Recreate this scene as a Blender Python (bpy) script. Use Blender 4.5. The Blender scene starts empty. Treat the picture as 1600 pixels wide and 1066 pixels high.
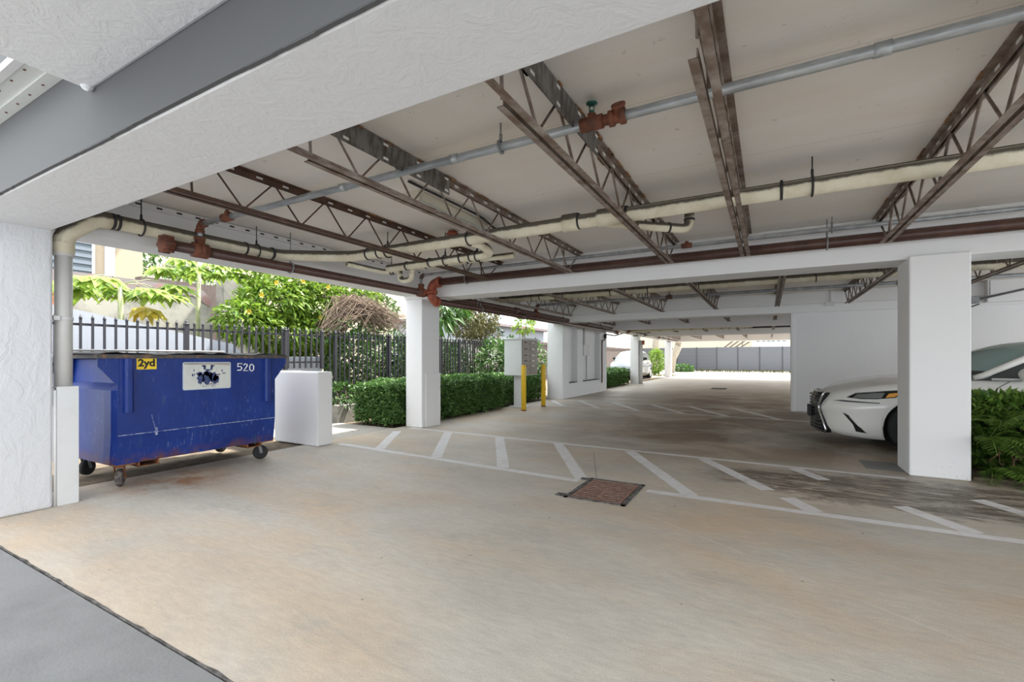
import bpy, bmesh, math, random
from mathutils import Vector, Matrix
R = math.radians
random.seed(7)
S = bpy.context.scene
COL = S.collection

# ------------------------------------------------------------------ camera, sky, sun, exposure
cam_d = bpy.data.cameras.new('camera')
cam = bpy.data.objects.new('camera', cam_d)
COL.objects.link(cam)
cam_d.sensor_width = 36.0
cam_d.lens = 36.0 * 722.0 / 1600.0
cam_d.shift_y = (560.0 - 533.0) / 1600.0
cam_d.clip_start = 0.02
cam_d.clip_end = 400
cam.location = (0, 0, 1.35)
cam.rotation_euler = (R(90), 0, math.atan2(400, 722))
S.camera = cam

W = bpy.data.worlds.new('sky')
S.world = W
W.use_nodes = True
wn = W.node_tree.nodes
wl = W.node_tree.links
wn.clear()
w_out = wn.new('ShaderNodeOutputWorld')
w_bg = wn.new('ShaderNodeBackground')
w_tc = wn.new('ShaderNodeTexCoord')
w_no = wn.new('ShaderNodeTexNoise')
w_rp = wn.new('ShaderNodeValToRGB')
w_no.inputs['Scale'].default_value = 2.2
w_no.inputs['Detail'].default_value = 6
w_rp.color_ramp.elements[0].position = 0.38
w_rp.color_ramp.elements[0].color = (0.78, 0.89, 1.0, 1)
w_rp.color_ramp.elements[1].position = 0.62
w_rp.color_ramp.elements[1].color = (1.0, 0.99, 0.97, 1)
wl.new(w_tc.outputs['Generated'], w_no.inputs['Vector'])
wl.new(w_no.outputs['Fac'], w_rp.inputs['Fac'])
wl.new(w_rp.outputs['Color'], w_bg.inputs['Color'])
wl.new(w_bg.outputs['Background'], w_out.inputs['Surface'])
w_bg.inputs['Strength'].default_value = 1.0

sun_d = bpy.data.lights.new('sun', 'SUN')
sun_d.energy = 4.2
sun_d.angle = R(3)
sun_d.color = (1.0, 0.95, 0.86)
sun = bpy.data.objects.new('sun', sun_d)
COL.objects.link(sun)
# light comes from beyond the far end, high up
sd = Vector((-0.16, -0.55, -0.90))
sun.rotation_euler = sd.to_track_quat('-Z', 'Y').to_euler()
sun.location = (-8, 40, 30)

S.view_settings.view_transform = 'Standard'
S.view_settings.look = 'None'
S.view_settings.gamma = 1.0
S.view_settings.use_curve_mapping = False
S.view_settings.exposure = 1.82
S.cycles.max_bounces = 12
S.cycles.diffuse_bounces = 8
S.cycles.use_denoising = True

# ------------------------------------------------------------------ materials
def nmat(name):
    m = bpy.data.materials.new(name)
    m.use_nodes = True
    nt = m.node_tree
    b = nt.nodes['Principled BSDF']
    return m, nt, b

def mixc(nt, fac, a, b, mode='MIX'):
    n = nt.nodes.new('ShaderNodeMix')
    n.data_type = 'RGBA'
    n.blend_type = mode
    if isinstance(fac, (int, float)): n.inputs[0].default_value = fac
    else: nt.links.new(fac, n.inputs[0])
    for v, i in ((a, 6), (b, 7)):
        if isinstance(v, (tuple, list)): n.inputs[i].default_value = (*v[:3], 1)
        else: nt.links.new(v, n.inputs[i])
    return n.outputs[2]

def noise(nt, scale, detail=4, rough=0.55, vec=None, dist=0.0):
    n = nt.nodes.new('ShaderNodeTexNoise')
    n.inputs['Scale'].default_value = scale
    n.inputs['Detail'].default_value = detail
    n.inputs['Roughness'].default_value = rough
    n.inputs['Distortion'].default_value = dist
    if vec is not None: nt.links.new(vec, n.inputs['Vector'])
    return n.outputs['Fac']

def ramp(nt, fac, p0, p1, c0=(0, 0, 0), c1=(1, 1, 1)):
    n = nt.nodes.new('ShaderNodeValToRGB')
    e = n.color_ramp.elements
    e[0].position, e[1].position = p0, p1
    e[0].color, e[1].color = (*c0, 1), (*c1, 1)
    nt.links.new(fac, n.inputs[0])
    return n.outputs[0]

def objco(nt, scale=None, world=False):
    t = nt.nodes.new('ShaderNodeTexCoord')
    o = t.outputs['Object']
    if world:
        g = nt.nodes.new('ShaderNodeNewGeometry')
        o = g.outputs['Position']
    if scale:
        mp = nt.nodes.new('ShaderNodeMapping')
        mp.inputs['Scale'].default_value = scale
        nt.links.new(o, mp.inputs['Vector'])
        o = mp.outputs[0]
    return o

def math_(nt, op, a, b=None):
    n = nt.nodes.new('ShaderNodeMath')
    n.operation = op
    for v, i in ((a, 0), (b, 1)):
        if v is None: continue
        if isinstance(v, (int, float)): n.inputs[i].default_value = v
        else: nt.links.new(v, n.inputs[i])
    return n.outputs[0]

def bump(nt, b, h, strength=0.3, dist=0.02):
    n = nt.nodes.new('ShaderNodeBump')
    n.inputs['Strength'].default_value = strength
    n.inputs['Distance'].default_value = dist
    nt.links.new(h, n.inputs['Height'])
    nt.links.new(n.outputs[0], b.inputs['Normal'])

def M(name, col, rough=0.6, metal=0.0, col2=None, scale=8, lo=0.4, hi=0.65, bmp=0.0, bscale=40, stretch=None, spec=None, coat=0.0):
    m, nt, b = nmat(name)
    b.inputs['Roughness'].default_value = rough
    b.inputs['Metallic'].default_value = metal
    if spec is not None: b.inputs['Specular IOR Level'].default_value = spec
    if coat: b.inputs['Coat Weight'].default_value = coat
    v = objco(nt, stretch)
    if col2 is not None:
        nt.links.new(mixc(nt, ramp(nt, noise(nt, scale, 5, 0.6, v), lo, hi), col, col2), b.inputs['Base Color'])
    else:
        nt.links.new(mixc(nt, noise(nt, scale, 3, 0.5, v), tuple(c * 0.94 for c in col), tuple(min(1, c * 1.06) for c in col)), b.inputs['Base Color'])
    if bmp: bump(nt, b, noise(nt, bscale, 4, 0.6, v), bmp, 0.01)
    return m

def stucco(name, col, strength=0.6, scale=6, rough=0.75):
    """painted render with trowel ridges"""
    m, nt, b = nmat(name)
    b.inputs['Roughness'].default_value = rough
    v = objco(nt, (1, 1, 0.6), True)
    n1 = noise(nt, scale, 8, 0.62, v, 1.2)
    n2 = noise(nt, scale * 6, 4, 0.6, v)
    r1 = ramp(nt, n1, 0.40, 0.62)
    h = math_(nt, 'ADD', math_(nt, 'MULTIPLY', r1, 0.8), math_(nt, 'MULTIPLY', n2, 0.35))
    bump(nt, b, h, strength, 0.006)
    dirt = ramp(nt, noise(nt, 1.3, 6, 0.65, v), 0.55, 0.85)
    c = mixc(nt, math_(nt, 'MULTIPLY', dirt, 0.25), col, tuple(x * 0.75 for x in col))
    nt.links.new(c, b.inputs['Base Color'])
    return m

WHITE = (0.74, 0.74, 0.745)
m_white = stucco('white_paint', WHITE, 0.18, 9)
m_white_rough = stucco('white_stucco', (0.73, 0.735, 0.75), 0.40, 9)
m_corner = stucco('dimmed_white_stucco', (0.62, 0.63, 0.655), 0.6, 8)  # same white stucco; dimmer bluish skylight on this pillar put into the colour
m_grey_face = stucco('grey_beam_paint', (0.095, 0.097, 0.10), 0.08, 5)

def pillar_white():
    m, nt, b = nmat('white_pillar_paint')
    b.inputs['Roughness'].default_value = 0.7
    v = objco(nt, None, True)
    sep = nt.nodes.new('ShaderNodeSeparateXYZ')
    nt.links.new(v, sep.inputs[0])
    z = sep.outputs[2]
    spots = ramp(nt, noise(nt, 34, 5, 0.75, v), 0.60, 0.68)
    low = ramp(nt, z, 0.02, 0.26, (1, 1, 1), (0, 0, 0))
    f = math_(nt, 'MULTIPLY', spots, low)
    c = mixc(nt, math_(nt, 'MULTIPLY', f, 0.7), WHITE, (0.16, 0.12, 0.08))
    chips = ramp(nt, noise(nt, 16, 3, 0.8, v), 0.77, 0.79)
    c = mixc(nt, math_(nt, 'MULTIPLY', chips, 0.6), c, (0.3, 0.29, 0.28))
    nt.links.new(c, b.inputs['Base Color'])
    bump(nt, b, noise(nt, 60, 5, 0.6, v), 0.15, 0.01)
    return m
m_pillar = pillar_white()

def ceiling_mat():
    m, nt, b = nmat('ceiling_paint')
    b.inputs['Roughness'].default_value = 0.8
    v = objco(nt, None, True)
    c = mixc(nt, ramp(nt, noise(nt, 0.7, 5, 0.6, v), 0.35, 0.7), (0.77, 0.74, 0.71), (0.70, 0.66, 0.61))
    pits = ramp(nt, noise(nt, 13, 6, 0.72, v), 0.645, 0.70)
    c = mixc(nt, math_(nt, 'MULTIPLY', pits, 0.5), c, (0.16, 0.14, 0.12))
    # yellowed end of the slab towards the second beam
    sep = nt.nodes.new('ShaderNodeSeparateXYZ'); nt.links.new(v, sep.inputs[0])
    band = ramp(nt, noise(nt, 1.5, 4, 0.6, objco(nt, (0.3, 1.5, 1), True)), 0.52, 0.75)
    c = mixc(nt, math_(nt, 'MULTIPLY', band, 0.45), c, (0.68, 0.60, 0.47))
    seam = math_(nt, 'LESS_THAN', math_(nt, 'ABSOLUTE', math_(nt, 'SUBTRACT', math_(nt, 'MODULO', sep.outputs[1], 1.22), 0.61)), 0.006)
    c = mixc(nt, math_(nt, 'MULTIPLY', seam, 0.25), c, (0.3, 0.28, 0.26))
    nt.links.new(c, b.inputs['Base Color'])
    bump(nt, b, noise(nt, 30, 5, 0.6, v), 0.2, 0.008)
    return m
m_ceiling = ceiling_mat()

def concrete_colour(nt, v):
    sep = nt.nodes.new('ShaderNodeSeparateXYZ'); nt.links.new(v, sep.inputs[0])
    x, y = sep.outputs[0], sep.outputs[1]
    vs = nt.nodes.new('ShaderNodeMapping'); vs.inputs['Scale'].default_value = (0.55, 1.2, 1); vs.inputs['Rotation'].default_value = (0, 0, R(25))
    nt.links.new(v, vs.inputs['Vector'])
    c = mixc(nt, ramp(nt, noise(nt, 1.0, 6, 0.6, vs.outputs[0]), 0.3, 0.7), (0.41, 0.385, 0.35), (0.56, 0.525, 0.475))
    warm = ramp(nt, noise(nt, 0.75, 6, 0.62, vs.outputs[0], 0.6), 0.45, 0.68)
    c = mixc(nt, math_(nt, 'MULTIPLY', warm, 0.50), c, (0.55, 0.37, 0.205))
    grey = ramp(nt, noise(nt, 2.6, 6, 0.68, vs.outputs[0], 0.5), 0.54, 0.74)
    c = mixc(nt, math_(nt, 'MULTIPLY', grey, 0.55), c, (0.33, 0.315, 0.295))
    # parked-car soiling beyond the first hatched aisle
    b1 = ramp(nt, math_(nt, 'DIVIDE', y, 40.0), 5.6 / 40, 8.2 / 40)
    b2 = ramp(nt, math_(nt, 'DIVIDE', y, 40.0), 15.5 / 40, 23.0 / 40, (1, 1, 1), (0, 0, 0))
    n3 = ramp(nt, noise(nt, 0.62, 5, 0.62, v, 0.8), 0.30, 0.56)
    xm = ramp(nt, math_(nt, 'DIVIDE', math_(nt, 'ADD', x, 10.0), 20.0), 5.6 / 20, 8.2 / 20)
    soil = math_(nt, 'MULTIPLY', math_(nt, 'MULTIPLY', math_(nt, 'MULTIPLY', b1, b2), n3), xm)
    c = mixc(nt, math_(nt, 'MULTIPLY', soil, 0.85), c, (0.155, 0.108, 0.07))
    # water run from the planter pillar towards the grate
    dx = math_(nt, 'DIVIDE', math_(nt, 'SUBTRACT', x, 1.5), 2.5)
    wob = math_(nt, 'MULTIPLY', math_(nt, 'SUBTRACT', noise(nt, 1.6, 5, 0.7, v), 0.5), 1.3)
    dy = math_(nt, 'DIVIDE', math_(nt, 'ADD', math_(nt, 'SUBTRACT', y, 5.9), wob), 0.75)
    d = math_(nt, 'SQRT', math_(nt, 'ADD', math_(nt, 'MULTIPLY', dx, dx), math_(nt, 'MULTIPLY', dy, dy)))
    run = ramp(nt, d, 0.70, 1.30, (1, 1, 1), (0, 0, 0))
    streak = ramp(nt, noise(nt, 2.4, 7, 0.75, objco(nt, (0.6, 2.6, 1), True), 0.9), 0.32, 0.54)
    c = mixc(nt, math_(nt, 'MULTIPLY', math_(nt, 'MULTIPLY', run, streak), 0.92), c, (0.075, 0.055, 0.038))
    # rust under the bin
    ex = math_(nt, 'DIVIDE', math_(nt, 'ADD', x, 5.75), 0.75)
    ey = math_(nt, 'DIVIDE', math_(nt, 'SUBTRACT', y, 2.65), 0.75)
    e = math_(nt, 'SQRT', math_(nt, 'ADD', math_(nt, 'MULTIPLY', ex, ex), math_(nt, 'MULTIPLY', ey, ey)))
    rust = math_(nt, 'MULTIPLY', ramp(nt, e, 0.3, 1.0, (1, 1, 1), (0, 0, 0)), ramp(nt, noise(nt, 3.5, 6, 0.7, v), 0.42, 0.62))
    c = mixc(nt, math_(nt, 'MULTIPLY', rust, 0.85), c, (0.30, 0.13, 0.04))
    # gum spots and pits
    for vs_, rad in ((2.1, 0.035), (4.7, 0.05)):
        vo = nt.nodes.new('ShaderNodeTexVoronoi'); vo.inputs['Scale'].default_value = vs_; nt.links.new(v, vo.inputs['Vector'])
        dd = math_(nt, 'ADD', vo.outputs['Distance'], math_(nt, 'MULTIPLY', noise(nt, 30, 3, 0.6, v), rad * 1.2))
        sp = ramp(nt, dd, rad * 1.15, rad * 1.5, (1, 1, 1), (0, 0, 0))
        c = mixc(nt, math_(nt, 'MULTIPLY', sp, 0.7), c, (0.11, 0.10, 0.09))
    # pale scale left where the water dries
    pale = ramp(nt, noise(nt, 5.0, 7, 0.78, objco(nt, (0.8, 2.2, 1), True), 0.8), 0.54, 0.64)
    c = mixc(nt, math_(nt, 'MULTIPLY', math_(nt, 'MULTIPLY', run, pale), 0.8), c, (0.60, 0.52, 0.42))
    fine = noise(nt, 110, 6, 0.75, v)
    scuff = noise(nt, 22, 7, 0.75, objco(nt, (0.35, 1.3, 1), True), 0.4)
    c = mixc(nt, 0.20, c, mixc(nt, ramp(nt, scuff, 0.32, 0.68), (0.2, 0.19, 0.17), (0.8, 0.78, 0.74)), 'OVERLAY')
    c = mixc(nt, 0.28, c, mixc(nt, ramp(nt, fine, 0.3, 0.7), (0.2, 0.19, 0.17), (0.8, 0.78, 0.74)), 'OVERLAY')
    return c, fine, soil

def floor_mat():
    m, nt, b = nmat('concrete_floor')
    v = objco(nt, None, True)
    c, fine, soil = concrete_colour(nt, v)
    nt.links.new(c, b.inputs['Base Color'])
    r = mixc(nt, ramp(nt, noise(nt, 1.1, 5, 0.65, v), 0.3, 0.7), (0.42, 0.42, 0.42), (0.66, 0.66, 0.66))
    nt.links.new(r, b.inputs['Roughness'])
    bump(nt, b, fine, 0.10, 0.004)
    return m
m_floor = floor_mat()

def paint_mat():
    m, nt, b = nmat('worn_white_floor_paint')
    v = objco(nt, None, True)
    c, fine, soil = concrete_colour(nt, v)
    wear = ramp(nt, noise(nt, 7.5, 6, 0.72, v), 0.50, 0.64)
    big = ramp(nt, noise(nt, 1.3, 4, 0.6, v), 0.40, 0.72)
    f = math_(nt, 'ADD', math_(nt, 'MULTIPLY', wear, 0.35), math_(nt, 'MULTIPLY', big, 0.30))
    nt.links.new(mixc(nt, f, (0.70, 0.70, 0.72), c), b.inputs['Base Color'])
    b.inputs['Roughness'].default_value = 0.55
    return m
m_paint = paint_mat()

m_apron = M('apron_concrete', (0.225, 0.225, 0.225), 0.8, 0, (0.17, 0.17, 0.17), 2.5, 0.42, 0.75, 0.25, 60)
m_lot = M('lot_concrete', (0.40, 0.38, 0.345), 0.85, 0, (0.32, 0.30, 0.27), 0.5, 0.4, 0.7, 0.1, 30)
m_joint = M('joint_crack', (0.05, 0.048, 0.045), 0.9, 0, (0.16, 0.15, 0.14), 14, 0.4, 0.6, 0.4, 60)
m_soil = M('planting_soil', (0.10, 0.075, 0.05), 0.95, 0, (0.19, 0.15, 0.10), 6, 0.4, 0.65, 0.6, 30)
m_steel = M('rusty_painted_steel', (0.155, 0.105, 0.078), 0.7, 0.0, (0.33, 0.285, 0.25), 7, 0.40, 0.66, 0.2, 60)
m_faint = M('pale_score_line', (0.60, 0.56, 0.50), 0.7, 0, (0.50, 0.46, 0.41), 6)
m_steel_brown = M('brown_steel', (0.085, 0.045, 0.03), 0.6, 0.2, (0.15, 0.085, 0.055), 9, 0.45, 0.7, 0.2, 60)
m_rustflake = M('flaking_rust', (0.30, 0.14, 0.05), 0.85, 0, (0.12, 0.07, 0.045), 22, 0.42, 0.6, 0.6, 50)
m_plate = M('stained_steel_plate', (0.19, 0.18, 0.17), 0.6, 0.3, (0.075, 0.06, 0.05), 6, 0.42, 0.62, 0.2, 50, (3, 3, 1))
m_chip = M('white_slot', (0.70, 0.69, 0.66), 0.7)
m_pipe_brown = M('brown_iron_pipe', (0.062, 0.027, 0.02), 0.36, 0.0, (0.095, 0.045, 0.032), 6, 0.45, 0.7, 0.08, 50)
m_fit_red = M('red_pipe_fitting', (0.30, 0.065, 0.028), 0.5, 0.0, (0.17, 0.042, 0.02), 12, 0.45, 0.65, 0.15, 50)
m_fit_rust = M('rusty_fitting', (0.20, 0.062, 0.03), 0.7, 0.0, (0.10, 0.04, 0.025), 14, 0.42, 0.62, 0.3, 60)
m_galv = M('galvanised_pipe', (0.36, 0.39, 0.41), 0.42, 0.55, (0.52, 0.55, 0.57), 14, 0.4, 0.65, 0.05, 60, (0.4, 2, 2))
m_galv_dark = M('dull_grey_pipe', (0.20, 0.21, 0.22), 0.5, 0.4, (0.30, 0.31, 0.32), 9, 0.4, 0.65)

def drain_mat():
    m, nt, b = nmat('cream_drain_pipe')
    b.inputs['Roughness'].default_value = 0.9
    b.inputs['Specular IOR Level'].default_value = 0.0
    v = objco(nt, None, True)
    g = nt.nodes.new('ShaderNodeNewGeometry')
    s = nt.nodes.new('ShaderNodeSeparateXYZ'); nt.links.new(g.outputs['Normal'], s.inputs[0])
    n = noise(nt, 11, 5, 0.7, v)
    top = ramp(nt, math_(nt, 'ADD', s.outputs[2], math_(nt, 'MULTIPLY', n, 0.6)), 0.26, 0.50)
    c = mixc(nt, ramp(nt, noise(nt, 5, 5, 0.6, v), 0.4, 0.7), (0.70, 0.66, 0.53), (0.58, 0.52, 0.38))
    c = mixc(nt, math_(nt, 'MULTIPLY', top, 0.9), c, (0.055, 0.047, 0.04))   # settled dust on the upper side
    nt.links.new(c, b.inputs['Base Color'])
    return m
m_drain = drain_mat()
m_drain_grey = M('grey_downspout', (0.56, 0.555, 0.535), 0.5)
m_band = M('black_band', (0.02, 0.02, 0.022), 0.6)
m_guard = M('white_sheet_metal', (0.66, 0.67, 0.68), 0.5, 0.0, (0.58, 0.58, 0.58), 4, 0.5, 0.8)
m_flash = M('pale_flashing', (0.62, 0.635, 0.61), 0.6)
m_yellow = M('yellow_post_paint', (0.78, 0.50, 0.02), 0.45, 0, (0.55, 0.34, 0.03), 18, 0.62, 0.7)
m_decal = M('yellow_decal', (0.86, 0.60, 0.01), 0.4)
m_black = M('black_plastic', (0.013, 0.013, 0.014), 0.7)
m_ink = M('dark_ink', (0.012, 0.012, 0.012), 0.6)
m_whiteink = M('white_hand_paint', (0.82, 0.83, 0.85), 0.6)
m_emblem = M('navy_print', (0.02, 0.04, 0.16), 0.5, 0, (0.08, 0.10, 0.16), 60, 0.5, 0.62)
m_sign = M('off_white_sign', (0.64, 0.66, 0.62), 0.4, 0, (0.54, 0.56, 0.53), 5, 0.5, 0.75)
m_sign_edge = M('pale_sign_edge', (0.50, 0.56, 0.66), 0.4)
m_rubber = M('tyre_rubber', (0.016, 0.016, 0.017), 0.75)
m_caster = M('scuffed_caster', (0.20, 0.18, 0.17), 0.7, 0, (0.07, 0.06, 0.06), 30, 0.4, 0.6, 0.4, 60)
m_chrome = M('chrome', (0.72, 0.73, 0.74), 0.14, 1.0)
m_iron = M('black_iron_fence', (0.035, 0.034, 0.042), 0.5)
m_mail = M('grey_mailbox_paint', (0.60, 0.62, 0.61), 0.45)
m_maildoor = M('taupe_mailbox_door', (0.30, 0.275, 0.245), 0.5, 0.2, (0.24, 0.22, 0.20), 12, 0.45, 0.65)
m_slot = M('dark_slot', (0.03, 0.03, 0.03), 0.6)
m_grate = M('rusted_grate', (0.20, 0.10, 0.07), 0.75, 0.0, (0.33, 0.22, 0.18), 18, 0.42, 0.65, 0.4, 60)
m_tape = M('grey_conduit_paint', (0.62, 0.62, 0.62), 0.55)
m_fluor = M('cream_fixture', (0.55, 0.52, 0.42), 0.5)
m_fluor_lens = M('fixture_lens', (0.60, 0.64, 0.62), 0.25)

def blue_mat():
    m, nt, b = nmat('blue_bin_paint')
    b.inputs['Roughness'].default_value = 0.42
    b.inputs['Specular IOR Level'].default_value = 0.35
    v = objco(nt, None)
    c = mixc(nt, ramp(nt, noise(nt, 2.2, 5, 0.6, v), 0.35, 0.7), (0.005, 0.024, 0.17), (0.009, 0.038, 0.235))
    drips = math_(nt, 'MULTIPLY', ramp(nt, noise(nt, 13, 6, 0.75, objco(nt, (3.0, 3.0, 0.7))), 0.57, 0.67), ramp(nt, noise(nt, 2.4, 3, 0.6, v), 0.42, 0.62))
    c = mixc(nt, math_(nt, 'MULTIPLY', drips, 0.42), c, (0.36, 0.42, 0.58))
    s = nt.nodes.new('ShaderNodeSeparateXYZ'); nt.links.new(v, s.inputs[0])
    low = ramp(nt, s.outputs[2], 0.25, 0.37, (1, 1, 1), (0, 0, 0))
    rust = math_(nt, 'MULTIPLY', low, ramp(nt, noise(nt, 6, 6, 0.7, v), 0.44, 0.62))
    c = mixc(nt, rust, c, (0.14, 0.05, 0.02))
    green = ramp(nt, noise(nt, 2.0, 3, 0.6, objco(nt, (1, 4.0, 0.8))), 0.67, 0.76)
    c = mixc(nt, math_(nt, 'MULTIPLY', green, 0.35), c, (0.03, 0.10, 0.10))
    nt.links.new(c, b.inputs['Base Color'])
    bump(nt, b, noise(nt, 3, 3, 0.5, v), 0.12, 0.03)
    return m
m_blue = blue_mat()
m_blue_scar = M('scraped_paint', (0.33, 0.37, 0.52), 0.6, 0, (0.05, 0.08, 0.25), 30, 0.45, 0.6)
m_bin_rim = M('rusted_rim', (0.075, 0.07, 0.07), 0.7, 0, (0.22, 0.13, 0.08), 14, 0.5, 0.68, 0.3, 60)
m_bin_rust = M('orange_rust', (0.26, 0.095, 0.035), 0.85, 0, (0.11, 0.05, 0.03), 10, 0.42, 0.65, 0.3, 60)

def leafm(name, c1, c2, rough=0.5, trans=0.25):
    m, nt, b = nmat(name)
    oi = nt.nodes.new('ShaderNodeNewGeometry')
    c = mixc(nt, oi.outputs['Random Per Island'], c1, c2)
    nt.links.new(c, b.inputs['Base Color'])
    b.inputs['Roughness'].default_value = rough
    t = nt.nodes.new('ShaderNodeBsdfTranslucent')
    nt.links.new(c, t.inputs['Color'])
    mx = nt.nodes.new('ShaderNodeMixShader'); mx.inputs[0].default_value = trans
    out = nt.nodes['Material Output']
    nt.links.new(b.outputs[0], mx.inputs[1]); nt.links.new(t.outputs[0], mx.inputs[2])
    nt.links.new(mx.outputs[0], out.inputs['Surface'])
    return m
l_hedge = leafm('hedge_leaf', (0.035, 0.10, 0.025), (0.18, 0.32, 0.09), 0.4)
l_lime = leafm('lime_leaf', (0.10, 0.21, 0.018), (0.24, 0.34, 0.045), 0.5, 0.3)
l_papaya = leafm('papaya_leaf', (0.15, 0.28, 0.03), (0.27, 0.38, 0.06), 0.5, 0.35)
l_yellow = leafm('yellowed_leaf', (0.42, 0.29, 0.02), (0.40, 0.34, 0.05), 0.5, 0.35)
l_mid = leafm('mid_green_leaf', (0.03, 0.09, 0.018), (0.10, 0.20, 0.04), 0.45)
l_dark = leafm('dark_leaf', (0.012, 0.035, 0.012), (0.04, 0.09, 0.022), 0.45, 0.15)
l_olive = leafm('olive_leaf', (0.08, 0.09, 0.022), (0.17, 0.14, 0.05), 0.6)
l_fern = leafm('fern_leaf', (0.045, 0.12, 0.02), (0.22, 0.35, 0.06), 0.45, 0.3)
l_dead = leafm('dead_stem', (0.11, 0.05, 0.035), (0.24, 0.13, 0.08), 0.8, 0.1)
l_flower = leafm('yellow_petal', (0.55, 0.38, 0.01), (0.55, 0.44, 0.05), 0.5, 0.3)
m_twig = M('dry_vine', (0.22, 0.155, 0.11), 0.85, 0, (0.12, 0.085, 0.06), 12)
m_bark = M('pale_bark', (0.36, 0.32, 0.25), 0.85, 0, (0.24, 0.20, 0.15), 7, 0.4, 0.7, 0.4, 20, (2, 2, 0.5))
m_bark_dark = M('dark_bark', (0.11, 0.085, 0.065), 0.9, 0, (0.06, 0.045, 0.035), 9)
m_stalk = M('green_stalk', (0.26, 0.30, 0.14), 0.7, 0, (0.34, 0.33, 0.22), 10)
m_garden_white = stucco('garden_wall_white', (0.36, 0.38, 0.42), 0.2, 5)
m_oldwall = M('weathered_wall', (0.42, 0.40, 0.35), 0.9, 0, (0.27, 0.255, 0.225), 2.4, 0.42, 0.66, 0.3, 20)
m_oldcap = M('stained_wall_cap', (0.25, 0.215, 0.215), 0.9, 0, (0.36, 0.16, 0.14), 2.5, 0.5, 0.66, 0.3, 20)
m_redpaint = M('salmon_paint', (0.50, 0.16, 0.11), 0.8)
m_house = M('cream_house_paint', (0.42, 0.35, 0.25), 0.85)
m_house2 = M('pale_cream_stucco', (0.56, 0.49, 0.37), 0.85, 0, (0.50, 0.44, 0.34), 1.2)
m_trimw = M('white_trim_paint', (0.60, 0.60, 0.60), 0.6)
m_pane = M('window_glass', (0.10, 0.13, 0.15), 0.12)
m_curb = M('old_curb', (0.27, 0.26, 0.23), 0.9, 0, (0.17, 0.16, 0.14), 6, 0.4, 0.7, 0.3, 40)
m_farfence = M('grey_slat_fence', (0.115, 0.12, 0.135), 0.6)
m_farfence2 = M('grey_fence_post', (0.05, 0.052, 0.06), 0.6)
m_woodfence = M('brown_board_fence', (0.10, 0.075, 0.065), 0.85, 0, (0.16, 0.125, 0.11), 5, 0.4, 0.7, 0.1, 20, (6, 6, 0.5))
m_roof = M('dark_roof', (0.12, 0.10, 0.09), 0.9)

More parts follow.
